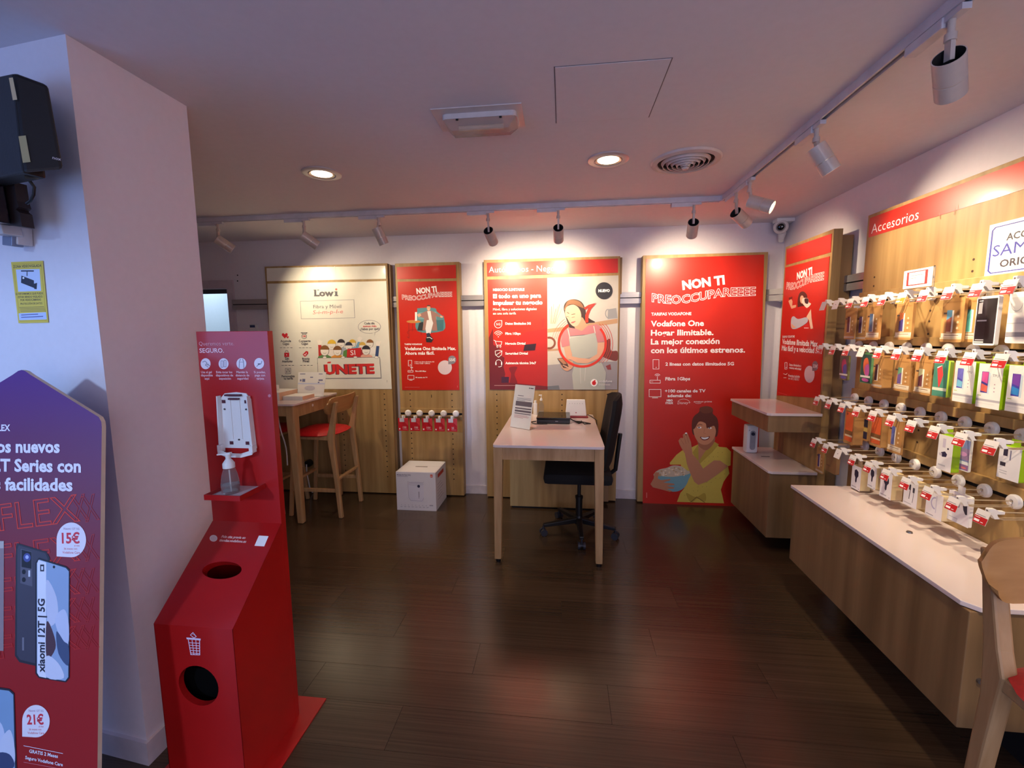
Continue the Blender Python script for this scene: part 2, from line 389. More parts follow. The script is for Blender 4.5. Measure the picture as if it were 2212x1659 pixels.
# emergency luminaire
t = T('emergency_light', 'oblong emergency light with clear diffuser on the ceiling, unlit', 'emergency light', (-.34, 1.93, HC))
EW = M('aged_white_plastic', (205, 196, 196), .4)
O('back_plate', MB().box(-.535, -.165, 1.835, 2.03, HC - .004, HC, bev=.0015), EW, t)
O('body', MB().rprism((-.345, 1.94, HC - .004), .31, .125, .02, (1, 0, 0), (0, 1, 0), (0, 0, -.02)), EW, t)
O('tube_lamp', MB().cyl((-.44, 1.94, HC - .034), (-.25, 1.94, HC - .034), .009, seg=12), M('tube_off', (226, 205, 180), .4), t, smooth=True)
b = MB(); r0 = [(-.495, 1.882), (-.195, 1.882), (-.195, 1.998), (-.495, 1.998)]; r1 = [(-.465, 1.905), (-.225, 1.905), (-.225, 1.975), (-.465, 1.975)]
for k in range(4):
    j = (k + 1) % 4; b.poly([(*r0[k], HC - .024), (*r0[j], HC - .024), (*r1[j], HC - .058), (*r1[k], HC - .058)])
b.poly([(*q, HC - .058) for q in r1]); b.poly([(*q, HC - .0235) for q in r0][::-1])
O('diffuser', b, M('frosted_diffuser', (232, 214, 205), .18, trans=.75), t)
for x_ in (-.44, -.26): O('clip', MB().box(x_, x_ + .01, 1.878, 1.884, HC - .03, HC - .018), BLK, t)
# track
TW = M('track_white', (205, 203, 214), .45); TX, TY = 1.065, 3.215
t = T('lighting_track', 'white ceiling lighting track running along the back wall and turning along the right wall', 'lighting track', (TX, TY, HC))
def slot_track(p0, p1, nm):
    b = MB(); a = Vector(p0); c_ = Vector(p1); d = (c_ - a).normalized(); s_ = Vector((-d.y, d.x, 0))
    for o_, w_, z0_, z1_ in ((-.0135, .008, HC - .033, HC), (.0135, .008, HC - .033, HC)):
        b.beam(a + s_ * o_ + Vector((0, 0, HC - .0165)), c_ + s_ * o_ + Vector((0, 0, HC - .0165)), w_, .033, s_)
    b.beam(a + Vector((0, 0, HC - .006)), c_ + Vector((0, 0, HC - .006)), .027, .012, s_)
    O(nm, b, TW, t)
    O('slot', MB().beam(a + Vector((0, 0, HC - .0135)), c_ + Vector((0, 0, HC - .0135)), .0185, .003, s_), DRK, t)
slot_track((-3.6, TY, 0), (TX + .017, TY, 0), 'track_run'); slot_track((TX, TY - .018, 0), (TX, -.6, 0), 'track_run')
O('corner_joint', MB().box(TX - .024, TX + .024, TY - .024, TY + .024, HC - .035, HC), TW, t)
LAMPW = M('spot_white', (198, 186, 180), .35, coat=.2); LENS = EM('spot_glow', (255, 232, 190), 9)
def spot(ax, val, rear, front, lab, e, back=True, cone=84, L=.125):
    A = P(*rear, ax, val); R_ = .037
    d = ray(*front); o_ = CAM - A; aa = d.dot(d); bb = 2 * d.dot(o_); cc = o_.dot(o_) - L * L; disc = bb * bb - 4 * aa * cc
    if disc < 0: tt = -bb / (2 * aa); Bp = CAM + d * tt
    else: tt = (-bb + (1 if back else -1) * math.sqrt(disc)) / (2 * aa); Bp = CAM + d * tt
    ax3 = (Bp - A).normalized(); Bp = A + ax3 * L
    t = T('track_spotlight', lab, 'spotlight', A, group='track spotlights')
    prof = [(.35, 0), (.35, R_ * .6), (.1, R_ * .8), (.0, R_ * .93), (.0, R_), (.57, R_), (.575, R_ * .96), (.59, R_ * .96), (.595, R_), (1, R_), (1, R_ * .93), (.9, R_ * .88), (.88, R_ * .3), (.88, 0)]
    mats = [1, 1, 1, 0, 0, 0, 2, 0, 0, 0, 0, 0, 0]
    O('head', MB().lathe(A, Bp, prof, 28, mats=mats), [LAMPW, DRK, CHR], t, smooth=True)
    O('lens', MB().cyl(A + ax3 * L * .89, A + ax3 * L * .9, R_ * .86, seg=24), LENS if e > 0 else WHT, t)
    # stem and adapter on the track
    if ax == 1: tx, ty = A.x - .0, TY
    else: tx, ty = TX, A.y
    if ax == 1: tx = A.x + (.02 if ax3.x > .25 else 0)
    J = A + ax3 * L * .12
    side = Vector((0, 0, 1)); K = Vector((tx, ty, HC - .10))
    O('stem', MB().cyl((tx, ty, HC - .033), (tx, ty, HC - .10), .009, seg=12).beam(K + Vector((0, 0, .006)), J, .012, .022, Vector((1, 0, 0)) if abs(ax3.x) < .9 else Vector((0, 1, 0))).cyl((tx, ty, HC - .085), (tx, ty, HC - .105), .014, seg=12), LAMPW, t, smooth=True)
    b = MB()
    if ax == 1: b.box(tx - .15, tx - .012, ty - .017, ty + .017, HC - .062, HC - .0335, bev=.003).box(tx - .02, tx + .045, ty - .012, ty + .012, HC - .05, HC - .0335)
    else: b.box(tx - .017, tx + .017, ty + .012, ty + .15, HC - .062, HC - .0335, bev=.003).box(tx - .012, tx + .012, ty - .045, ty + .02, HC - .05, HC - .0335)
    O('adapter', b, TW, t)
    if e > 0:
        l = bpy.data.lights.new('spot_lamp', 'SPOT'); l.energy = e; l.color = (1, .80, .54); l.spot_size = math.radians(cone); l.spot_blend = 1; l.shadow_soft_size = .025
        o = bpy.data.objects.new('spot_lamp', l); COL.objects.link(o); o.location = Bp + ax3 * .02; o.rotation_euler = ax3.to_track_quat('-Z', 'Y').to_euler()
spot(1, TY, (467.5, 515.6), (505.5, 540.8), 'white track spotlight tilted right, leftmost, above the doorway', 42, True, 105)
spot(1, TY, (652.6, 507.6), (688.4, 532.8), 'white track spotlight tilted to the right, above the left half of the pale poster panel', 20, True, 105)
spot(1, TY, (813, 492), (830, 528), 'white track spotlight hanging nearly straight, above the right end of the pale poster panel', 24, True, 105)
spot(1, TY, (1054.7, 498), (1066, 524), 'white track spotlight above the left edge of the two-tone business poster panel', 52, True, 105)
spot(1, TY, (1206, 492), (1206.5, 519), 'white track spotlight above the middle of the two-tone business poster panel', 46, True, 105)
spot(1, TY, (1498, 480), (1494, 508), 'white track spotlight above the tall red popcorn poster panel', 46, True, 105)
spot(0, TX, (1588.6, 459), (1613.7, 482.8), 'white track spotlight on the right run, closest to the corner joint', 26)
spot(0, TX, (1618, 435), (1668.5, 448), 'white track spotlight with bright lit face turned to the right wall', 34, False, 84, .1325)
spot(0, TX, (1762, 316.6), (1799, 375), 'white track spotlight on the right run, second nearest, aimed at the accessory wall', 62, True, 80)
spot(0, TX, (2049.4, 120.7), (2054, 205), 'large white track spotlight nearest the camera, at the top right', 36, True, 80)
# one more lamp further along the run, out of the picture, lights the near end of the accessory wall
l = bpy.data.lights.new('spot_lamp', 'SPOT'); l.energy = 60; l.color = (1, .80, .54); l.spot_size = math.radians(56); l.spot_blend = .7; l.shadow_soft_size = .025
o = bpy.data.objects.new('spot_lamp', l); COL.objects.link(o); o.location = (1.06, .7, 2.22); o.rotation_euler = (Vector((1.75, 1.4, 1.0)) - Vector(o.location)).to_track_quat('-Z', 'Y').to_euler()
# dome camera
t = T('security_camera', 'white dome security camera in the corner above the red panels', 'camera', (1.74, 3.92, 2.40))
O('bracket', MB().box(1.70, RX, 3.87, 3.95, HC - .03, HC, bev=.006).cyl((1.79, 3.97, 2.33), (1.765, 3.93, 2.26), .03, .018, seg=18), WHT, t, smooth=True)
dv = (CAM - Vector((1.75, 3.9, 2.37))).normalized(); dc = Vector((1.745, 3.9, 2.365))
prof = [(-1, 0)] + [(-math.cos(a), math.sin(a)) for a in [PI * k / 14 for k in range(1, 12)]]
b = MB().lathe(dc, dc + dv * .055, [(h, r * .055) for h, r in prof], 24)
O('dome', b, WHT, t, smooth=True)
O('lens_ring', MB().lathe(dc + dv * .035, dc + dv * .058, [(0, .036), (.9, .03), (1, .026), (.7, .024)], 24), M('grey_ring', (150, 148, 152), .4), t, smooth=True)
O('lens', MB().lathe(dc + dv * .035, dc + dv * .053, [(0, .026), (.6, .022), (1, 0)], 24), M('black_glass', (8, 8, 14), .06), t, smooth=True)
t = None
# ================================================================== DISPLAY PANELS ON THE BACK WALL
NB = Vector((0, -1, 0)); OB = Vector((0, DP, 0)); CA, CB, CC, CD, CD2, CE = (410, 440, 3.771), (840, 540, 4.881), (1030, 530, 5.027), (1370, 530, 5.026), (1370, 820, 5.719), (1640, 460, 4.146)
def holes(x, z0, z1, n, parent, ax=1, v=DP, r=.0052):
    for k in range(n):
        z = z0 + (z1 - z0) * k / max(1, n - 1); yield_ = (x, v - .0008, z)
def hole_rows(rows, parent, ax=1, v=DP):
    b = MB()
    for a, z0, z1, n in rows:
        for k in range(n):
            z = z0 + (z1 - z0) * k / max(1, n - 1)
            if ax == 1: b.cyl((a, v - .0008, z), (a, v + .004, z), .0058, seg=8)
            else: b.cyl((v - .0008, a, z), (v + .004, a, z), .0058, seg=8)
    O('shelf_pin_hole', b, DRK, parent, kind='stuff')
def plate(name, crop, pts, m, parent, o=OB, n=NB, th=.003, lab=None):
    """flat sheet held on the board; pts in crop units, extruded back to the board"""
    n = Vector(n); q = [PP(crop[0] + a / crop[2], crop[1] + c_ / crop[2], o + n * th, n) for a, c_ in pts]
    return O(name, MB().prism(q, n * -(th - .0002)), m, parent, label=lab)
def pr(crop, th=.003, o=OB, n=NB): return Print(o + Vector(n) * th, n, crop)
def wboard(x0, x1, z0, z1, parent, dpt=.09): O('board', MB().box(x0, x1, DP, D - .0145 if z0 < .09 else D - .0005, z0, z1), OAK, parent, bevel=.0015)
INK = (70, 66, 78); RD = (206, 40, 52); SKIN = (222, 172, 142)
# ---- A: pale poster panel
A_ = T('display_panel', 'oak panel with a pale cream poster of a cartoon crowd holding a banner', 'display panel', (-2.18, DP, 0))
wboard(-2.777, -1.583, .012, 2.170, A_)
O('side_strip', MB().box(-1.583, -1.565, DP + .022, D - .0145, .012, 2.160), OAKX, A_)
hs = plate('header_sign', CA, [(625, 525), (1593, 505), (1598, 612), (628, 632)], PAPER, A_, lab='blank pale header sheet with two creases')
po = plate('poster', CA, [(632, 652), (1600, 630), (1645, 1510), (698, 1480 + 30), (668, 1510)], PAPER, A_)
b = pr(CA)
b.line([(920, 520), (936, 588)], 7, (238, 236, 226), 1).line([(1180, 512), (1192, 585)], 7, (238, 236, 226), 1); b.build('crease', hs)
hole_rows([(-1.662, .175, .975, 17), (-2.083, .175, .93, 16), (-2.55, .175, .93, 16)], A_)
q = pr(CA)
q.text('Low', (1015, 752), (1174, 752), INK, .045, h=52).rect(1184, 716, 1202, 750, INK, 3).rect(1178, 745, 1209, 753, INK, 3).rect(1178, 714, 1202, 721, INK, 3).ell(1193, 698, 9, 9, (235, 90, 80), 3)
for xx in (1012, 1042): q.rect(xx - 3, 700, xx + 12, 706, INK, 3)
q.rect(1012, 747, 1058, 754, INK, 3)
q.line([(900, 795), (1337, 782), (1344, 930), (908, 938)], 2.5, (130, 125, 140), 2, True)
q.text('Fibra y Móvil', (1007, 853), (1234, 850), (110, 105, 115), 0, h=30)
q.text('S-i-m-p-l-e', (1002, 901), (1246, 892), (226, 100, 100), -.01, h=34, shear=.25)
# feature icons
def heart(cx, cy, r, c): q.poly([(cx, cy + r), (cx - r, cy - .1 * r), (cx - .9 * r, cy - .7 * r), (cx - .45 * r, cy - .85 * r), (cx, cy - .4 * r), (cx + .45 * r, cy - .85 * r), (cx + .9 * r, cy - .7 * r), (cx + r, cy - .1 * r)], c, 3)
heart(774, 1074, 24, RD); heart(797, 1088, 10, RD)
q.text('Acumula', (740, 1128), (826, 1126), INK, .02).text('Gigas', (757, 1151), (811, 1149), INK, .02)
q.arc(932, 1080, 20, 20, 0, 360, 3, INK, 3).text('GB', (919, 1088), (946, 1087), RD, .02).line([(905, 1050), (925, 1062), (940, 1062), (958, 1050)], 3, INK, 3).rect(908, 1049, 956, 1053, INK, 3)
q.text('Comparte', (889, 1127), (984, 1125), INK, .02).text('Gigas', (910, 1150), (964, 1148), INK, .02)
for y_, x_s in ((1174, (735, 890)), (1317, (748, 900))):
    for x_ in x_s:
        for k in range(4): q.rect(x_ + k * 28, y_ - 1.5, x_ + k * 28 + 18, y_ + 1.5, INK, 3)
q.rect(770, 1214, 810, 1248, RD, 3).arc(790, 1210, 12, 14, 180, 360, 3, INK, 3).ell(790, 1231, 4, 4, PW, 4)
q.text('Sin', (777, 1272), (809, 1271), INK, .02).text('Ataduras', (752, 1293), (838, 1291), INK, .02)
q.poly([(920, 1228), (948, 1200), (964, 1204), (966, 1220), (938, 1248)], RD, 3).line([(932, 1226), (940, 1234), (952, 1216)], 4, PW, 4)
q.text('Precio', (917, 1272), (977, 1270), INK, .02).text('Final', (923, 1293), (973, 1291), INK, .02)
q.line([(778, 1342), (823, 1340), (823, 1384), (780, 1385)], 3, (110, 110, 130), 3, True)
for k, yy in enumerate((1370, 1352, 1364)): q.line([(790 + k * 11, 1348), (790 + k * 11, 1378)], 2.5, INK, 3).ell(790 + k * 11, yy, 4, 4, INK, 4)
q.text('Personaliza', (750, 1414), (856, 1412), INK, .02).text('tu tarifa', (767, 1433), (842, 1431), INK, .02)
# speech bubble, crowd, banner
q.ell(1463, 1003, 93, 55, (120, 115, 130), 1).ell(1463, 1003, 90, 52, PAPER, 2).poly([(1490, 1052), (1512, 1050), (1502, 1072)], PAPER, 3)
q.text('Cada día', (1422, 983), (1506, 982), INK, .015, lay=4).text('somos más.', (1412, 1006), (1524, 1004), (215, 70, 70), .015, lay=4).text('¿Sabes por qué?', (1391, 1029), (1545, 1027), INK, .015, lay=4)
FC = (238, 232, 220)
def person(cx, cy, r, hair, body, lay=2, w=1.7):
    q.poly([(cx - r * w, cy + r * 3), (cx - r * 1.5, cy + r * 1.35), (cx - r * .6, cy + r * .9), (cx + r * .6, cy + r * .9), (cx + r * 1.5, cy + r * 1.35), (cx + r * w, cy + r * 3)], body, lay)
    q.ell(cx, cy, r * .98, r * 1.15, (120, 112, 118), lay + 1).ell(cx, cy, r * .93, r * 1.1, FC, lay + 2)
    q.ell(cx, cy - r * .25, r * 1.02, r * 1.0, hair, lay + 3, a0=180, a1=360).arc(cx, cy + r * .35, r * .35, r * .25, 20, 160, 2, INK, lay + 4, 8)
person(1157, 1150, 34, (226, 186, 60), (235, 225, 215), 1); person(1233, 1140, 30, (50, 42, 48), (170, 180, 190), 1)
person(1325, 1140, 28, (222, 182, 70), (150, 190, 210), 1); person(1406, 1160, 27, (214, 176, 80), (180, 60, 60), 1); person(1468, 1140, 28, (140, 92, 50), (238, 234, 228), 1)
q.poly([(1050, 1250), (1046, 1150), (1072, 1150), (1082, 1240)], (190, 52, 48), 1).poly([(1046, 1150), (1036, 1112), (1050, 1120), (1056, 1104), (1066, 1118), (1082, 1116), (1072, 1152)], FC, 1)
q.poly([(1510, 1240), (1520, 1156), (1544, 1158), (1536, 1244)], (50, 72, 120), 1).poly([(1518, 1158), (1514, 1128), (1530, 1118), (1544, 1124), (1562, 1116), (1546, 1160)], FC, 1)
q.poly([(1340, 1190), (1372, 1120), (1390, 1126), (1366, 1190)], (120, 170, 200), 1).poly([(1370, 1124), (1364, 1096), (1382, 1082), (1410, 1096), (1390, 1128)], FC, 1)
person(1100, 1198, 36, (136, 90, 48), (96, 140, 84), 3); person(1204, 1200, 34, (128, 84, 44), (222, 150, 60), 3)
person(1296, 1162, 29, (44, 46, 66), (90, 140, 70), 3); person(1437, 1195, 33, (44, 42, 52), (226, 170, 150), 3)
q.poly([(1283, 1184), (1398, 1172), (1392, 1248), (1280, 1252)], (204, 40, 42), 8).text('SI', (1311, 1234), (1350, 1232), PW, 0, h=42, lay=9)
q.poly([(1040, 1256), (1548, 1250), (1560, 1420), (1046, 1424)], (110, 106, 116), 8).poly([(1043, 1259), (1545, 1253), (1557, 1417), (1049, 1421)], PAPER, 9)
q.text('UNETE', (1096, 1388), (1502, 1382), INK, .06, h=76, lay=10).text('UNETE', (1103, 1386), (1508, 1379), (214, 44, 44), .05, h=76, lay=11).poly([(1118, 1300), (1126, 1288), (1152, 1286), (1148, 1300)], (214, 44, 44), 11)
for xx in (1100, 1250, 1350, 1522): q.ell(xx, 1252, 16, 11, (120, 112, 118), 11).ell(xx, 1252, 14, 9, FC, 12)
q.lines(1605, 1609, [1440, 1446, 1452], 4, (160, 150, 150)); q.build('artwork', po)
# ---- Vodafone "NON TI PREOCCUPARE" heading
def bendf(a): return lambda t: a * math.sin((t - .1) * 2 * PI) * -1 * (1 if t < .78 else 1)
def heading(q, n0, n1, hn, p0, p1, hp):
    q.text('NON TI', n0, n1, PW, .05, h=hn)
    q.text('PREOCCUPAREEEE', p0, p1, PW, .02, h=hp, outline=.022, bend=lambda t: -.028 * math.sin(min(t, .8) / .8 * 1.6 * PI))
def icon_phone(q, x0, y0, x1, y1, w, c=PW): q.line([(x0, y0), (x1, y0), (x1, y1), (x0, y1)], w, c, 3, True).rect((x0 + x1) / 2 - 4 * w / 4, y1 - 4 * w, (x0 + x1) / 2 + 2 * w, y1 - 3 * w, c, 3)
def icon_router(q, x0, y0, x1, y1, w, c=PW):
    q.line([(x0, y0), (x1, y0), (x1, y1), (x0, y1)], w, c, 3, True); xm = x0 + (x1 - x0) * .72; q.line([(xm, y0), (xm, y0 - (y1 - y0) * 1.4)], w, c, 3)
    for r in (.45, .75): q.arc(xm, y0 - (y1 - y0) * 1.1, (x1 - x0) * r * .4, (x1 - x0) * r * .4, 215, 325, w, c, 3, 8)
    q.ell(x0 + w * 3, (y0 + y1) / 2, w * .7, w * .7, c, 3, 8).ell(x0 + w * 6, (y0 + y1) / 2, w * .7, w * .7, c, 3, 8)
def icon_tv(q, x0, y0, x1, y1, w, c=PW): q.line([(x0, y0), (x1, y0), (x1, y1), (x0, y1)], w, c, 3, True).rect(x0 + (x1 - x0) * .25, y1 + 1.5 * w, x1 - (x1 - x0) * .25, y1 + 2.7 * w, c, 3)
# ---- B: narrow red panel
B_ = T('display_panel', 'narrow oak panel with a red poster of a man on a teal armchair', 'display panel', (-1.22, DP, 0))
wboard(-1.510, -.918, .012, 2.165, B_)
plate('header_sign', CB, [(83, 180), (705, 157), (708, 298), (87, 308)], RED, B_)
po = plate('poster', CB, [(92, 335), (711, 326), (743, 1477), (140, 1477)], RED, B_)
hole_rows([(-1.411, .86, .977, 3), (-1.013, .86, .978, 3), (-1.411, .17, .70, 12), (-1.013, .17, .70, 12)], B_)
O('key_slot', MB().box(-1.21, -1.204, DP - .0008, DP + .003, .945, .972), DRK, B_)
q = pr(CB); heading(q, (294, 462), (507, 437), 58, (140, 518), (668, 505), 50)
TEAL = (86, 140, 148)
q.poly([(300, 640), (318, 614), (480, 612), (508, 650), (560, 690), (580, 710), (574, 850), (300, 855)], TEAL, 1, True).poly([(306, 660), (500, 650), (504, 730), (310, 730)], (120, 168, 172), 2).poly([(480, 742), (578, 736), (574, 850), (490, 850)], (62, 112, 124), 2)
q.poly([(300, 850), (320, 770), (360, 756), (372, 850)], (34, 38, 48), 3)
q.poly([(340, 668), (405, 640), (452, 640), (520, 676), (560, 696), (548, 712), (496, 700), (512, 850), (460, 855), (430, 740), (385, 850), (355, 845), (372, 720), (330, 704), (316, 690)], (158, 116, 108), 4)
q.poly([(405, 645), (440, 642), (455, 735), (425, 745)], (232, 228, 222), 5).poly([(400, 740), (455, 734), (468, 770), (440, 880), (398, 890), (386, 830)], (226, 224, 226), 5)
q.poly([(300, 680), (330, 668), (344, 690), (312, 712)], SKIN, 5).poly([(545, 690), (572, 700), (566, 716), (540, 710)], SKIN, 5)
q.ell(420, 612, 19, 30, SKIN, 5).ell(420, 594, 20, 14, (70, 50, 44), 6, a0=180, a1=360).arc(420, 622, 8, 5, 20, 160, 2, PW, 6, 6).ell(413, 608, 2, 2, INK, 6, 6).ell(427, 608, 2, 2, INK, 6, 6)
q.poly([(395, 880), (430, 872), (440, 910), (400, 918)], (40, 44, 70), 5).poly([(398, 915), (440, 905), (470, 940), (450, 975), (395, 972), (390, 940)], (34, 30, 36), 5).line([(402, 925), (430, 920), (456, 938)], 6, PW, 6)
q.rect(276, 655, 298, 748, (240, 240, 238), 4).ell(262, 755, 76, 16, (196, 130, 66), 3).line([(210, 770), (212, 930), (192, 915)], 3, (70, 40, 40), 2).line([(250, 775), (250, 858)], 3, (70, 40, 40), 2).line([(338, 765), (342, 895)], 3, (70, 40, 40), 2).arc(265, 870, 70, 30, 150, 300, 3, (110, 30, 30), 2)
q.text('TARIFAS VODAFONE', (165, 1002), (350, 1002), PW, .03, h=17).text('Vodafone One Ilimitada Max.', (168, 1056), (706, 1054), PW, .03, h=34).text('Ahora más fácil.', (170, 1104), (482, 1102), PW, .03, h=34)
icon_phone(q, 206, 1164, 242, 1222, 4); icon_router(q, 202, 1270, 256, 1288, 4); icon_tv(q, 201, 1322, 265, 1364, 4)
q.text('1 línea con datos ilimitados 5G', (273, 1184), (478, 1184), PW, .01).text('1 línea 15GB + 200min', (273, 1202), (435, 1202), PW, .01).text('Fibra 600 Mbps', (280, 1284), (393, 1284), PW, .02).text('90 canales de TV', (282, 1350), (407, 1350), PW, .02)
q.ell(591, 1239, 74, 75, (226, 208, 214), 2, 40).ell(667, 1158, 42, 44, (136, 132, 142), 3, 32).poly([(627, 1158), (667, 1158), (667, 1204), (627, 1204)], (136, 132, 142), 3).text('55€', (637, 1172), (700, 1172), PW, .02, lay=4)
q.rect(170, 1446, 325, 1449, (230, 120, 120), 2).rect(722, 1430, 726, 1450, (230, 120, 120), 2); q.build('artwork', po)
# slatted hook strip on B
O('hook_strip', MB().box(-1.508, -.920, DP - .014, DP - .0005, .803, .845, bev=.002).box(-1.508, -.920, DP - .014, DP - .0005, .765, .783, bev=.002), OAK, B_)
O('hook_slot', MB().box(-1.508, -.920, DP - .003, DP - .0005, .783, .803), DRK, B_)
# ---- C: business panel
C_P = T('display_panel', 'wide oak panel with a half red, half photo business poster and long red header', 'display panel', (-.1, DP, 0))
wboard(-.697, .483, .012, 2.175, C_P)
O('side_strip', MB().box(.483, .503, DP + .022, D - .0005, 1.86, 2.168).box(.483, .492, DP + .022, D - .0145, .3, 1.86).box(.40, .483, DP + .03, D - .0145, .012, .3), OAKX, C_P)
hs = plate('header_sign', CC, [(108, 190), (1532, 143), (1533, 297), (112, 338)], RED, C_P)
q = pr(CC); q.text('Autónomos - Negocio', (132, 296), (955, 278), PW, -.005, h=68); q.build('lettering', hs)
po = plate('poster', CC, [(116, 372), (765, 353), (1538, 326), (1525, 1565), (768, 1567), (142, 1566)], M('photo_wall_print', (196, 188, 178), .35, var=.02, coat=.2), C_P)
hole_rows([(-.595, .60, .979, 8), (-.005, .74, .983, 6), (.394, .94, .986, 2)], C_P)
q = pr(CC); RR = (200, 40, 26)
q.poly([(116, 372), (765, 353), (766, 900), (769, 1567), (142, 1566), (128, 950)], M('red_gradient_print', (212, 48, 26), .4, coat=.2, c2=(196, 34, 24), scale=2), 1)
# dimmed shop interior behind the red half (printed)
q.poly([(130, 1000), (330, 1100), (540, 940), (766, 900), (769, 1567), (142, 1566)], (176, 30, 26), 2, False)
q.poly([(132, 1000), (175, 900), (180, 1080), (250, 1110), (240, 1180), (300, 1220), (290, 1320), (310, 1400), (280, 1500), (140, 1566)], (110, 20, 26), 3, False)
q.poly([(520, 1078), (645, 1066), (632, 1140), (505, 1146)], (44, 18, 36), 4).poly([(350, 1330), (440, 1320), (410, 1400), (440, 1500), (360, 1520), (372, 1400)], (130, 22, 26), 3, True).poly([(268, 1428), (350, 1428), (345, 1500), (268, 1500)], (70, 24, 50), 4).poly([(142, 1500), (330, 1490), (769, 1530), (769, 1567), (142, 1566)], (110, 26, 30), 4)
q.poly([(700, 800), (740, 795), (725, 890), (705, 885)], (150, 30, 24), 3)
q.text('NEGOCIO ILIMITABLE', (176, 496), (517, 492), PW, .035, h=28).text('El todo en uno para', (176, 574), (698, 566), PW, .04, h=46).text('impulsar tu negocio', (176, 646), (714, 640), PW, .04, h=46)
q.text('Móvil, fibra y soluciones digitales', (176, 708), (650, 702), PW, 0, h=28).text('en una sola tarifa', (176, 752), (425, 750), PW, 0, h=28)
for st, x1, yy in (('Datos Ilimitados 5G', 587, 861), ('Fibra 1Gbps', 476, 970), ('Negocio Digital', 528, 1078), ('Seguridad Digital', 554, 1186), ('Asistencia técnica 24x7', 644, 1290)): q.text(st, (310, yy), (x1, yy - 1), PW, .03, h=26, lay=5)
q.arc(232, 857, 40, 40, -0, 270, 5, PW, 5).line([(232, 817), (272, 817), (272, 857)], 5, PW, 5).text('5G', (211, 869), (256, 868), PW, 0, h=26, lay=5)
for r in (20, 36, 52): q.arc(234, 990, r, r * 1.15, 215, 325, 5, PW, 5, 10)
q.ell(234, 993, 5, 5, PW, 5)
q.line([(186, 1030), (200, 1036), (216, 1084), (264, 1082), (272, 1046), (206, 1042)], 5, PW, 5).arc(224, 1100, 8, 8, 0, 360, 4, PW, 5, 10).arc(256, 1099, 8, 8, 0, 360, 4, PW, 5, 10)
q.line([(200, 1148), (236, 1138), (274, 1146), (268, 1190), (236, 1214), (204, 1190)], 5, PW, 5, True).line([(208, 1192), (268, 1152)], 5, PW, 5)
q.arc(238, 1280, 34, 38, 150, 390, 5, PW, 5).rect(202, 1270, 214, 1300, PW, 5).rect(264, 1268, 276, 1298, PW, 5).arc(244, 1300, 28, 20, 20, 110, 5, PW, 5, 8)
q.rect(190, 1519, 496, 1523, (232, 170, 165), 5)
# photo half
q.poly([(768, 908), (1000, 880), (1528, 795), (1528, 845), (1000, 925), (768, 948)], (186, 146, 112), 2).poly([(768, 1128), (900, 1120), (900, 1142), (768, 1150)], (176, 140, 112), 2)
q.poly([(768, 1300), (1000, 1280), (1526, 1260), (1525, 1565), (768, 1567)], (152, 146, 152), 2).poly([(768, 1530), (890, 1520), (900, 1566), (768, 1567)], (110, 112, 120), 3)
for a in range(7): q.line([(800 + a * 9, 850), (790 + a * 22, 690 - (a % 3) * 25)], 5, (178, 122, 92) if a % 2 else (206, 170, 130), 3)
q.arc(785, 1060, 62, 58, -100, 100, 22, (126, 70, 52), 3).poly([(1425, 695), (1515, 680), (1528, 790), (1420, 800)], (150, 150, 154), 3).arc(1425, 740, 28, 45, 90, 270, 8, (140, 140, 145), 3)
q.poly([(1400, 1040), (1450, 1020), (1455, 1140), (1526, 1150), (1524, 1250), (1440, 1240), (1360, 1200), (1340, 1120)], (122, 52, 40), 3, True).poly([(1400, 1310), (1450, 1290), (1460, 1350), (1420, 1350)], (140, 60, 60), 3)
HR = (62, 40, 36)
q.poly([(945, 700), (952, 640), (990, 600), (1045, 585), (1105, 596), (1150, 630), (1180, 700), (1190, 760), (1230, 800), (1285, 835), (1200, 845), (1150, 880), (1100, 900), (1065, 935), (1030, 938), (1000, 880), (972, 800)], HR, 4, True)
q.poly([(1040, 590), (1120, 615), (1160, 680), (1100, 660), (1050, 640), (990, 650), (965, 700), (950, 690), (985, 610)], (136, 92, 62), 5, True)
q.poly([(1060, 870), (1110, 850), (1140, 780), (1190, 850), (1210, 880), (1150, 935), (1085, 925)], (206, 150, 120), 5, True)
q.poly([(912, 1040), (935, 930), (1000, 893), (1075, 905), (1140, 930), (1205, 872), (1300, 855), (1355, 890), (1392, 1045), (1310, 1056), (1290, 960), (1000, 985), (1010, 1088), (925, 1104)], (194, 122, 128), 6, False)
q.poly([(958, 715), (980, 665), (1050, 645), (1105, 680), (1132, 745), (1128, 815), (1095, 868), (1055, 880), (1015, 850), (985, 800), (962, 760)], (226, 176, 150), 7, True)
q.line([(980, 728), (1002, 740)], 6, HR, 8).line([(1030, 752), (1066, 744)], 6, HR, 8).line([(975, 772), (998, 776)], 4, (60, 40, 40), 8).line([(1030, 786), (1062, 776)], 4, (60, 40, 40), 8).line([(1008, 780), (1005, 812), (1020, 814)], 3, (196, 140, 116), 8).poly([(1022, 836), (1050, 826), (1075, 822), (1054, 842), (1032, 846)], (190, 92, 92), 8, True)
q.poly([(1000, 1012), (1280, 950), (1312, 1060), (1310, 1160), (1300, 1200), (1362, 1290), (1402, 1380), (1392, 1565), (1050, 1565), (1034, 1400), (1060, 1285), (1016, 1110)], (176, 178, 172), 7)
q.line([(988, 905), (1012, 1010)], 9, (208, 206, 200), 8).line([(1270, 880), (1286, 955)], 9, (208, 206, 200), 8).poly([(1040, 1260), (1300, 1200), (1350, 1270), (1060, 1300)], (150, 152, 150), 8).line([(1122, 1320), (1128, 1500)], 5, (204, 202, 198), 9).line([(1180, 1320), (1172, 1470)], 5, (204, 202, 198), 9)
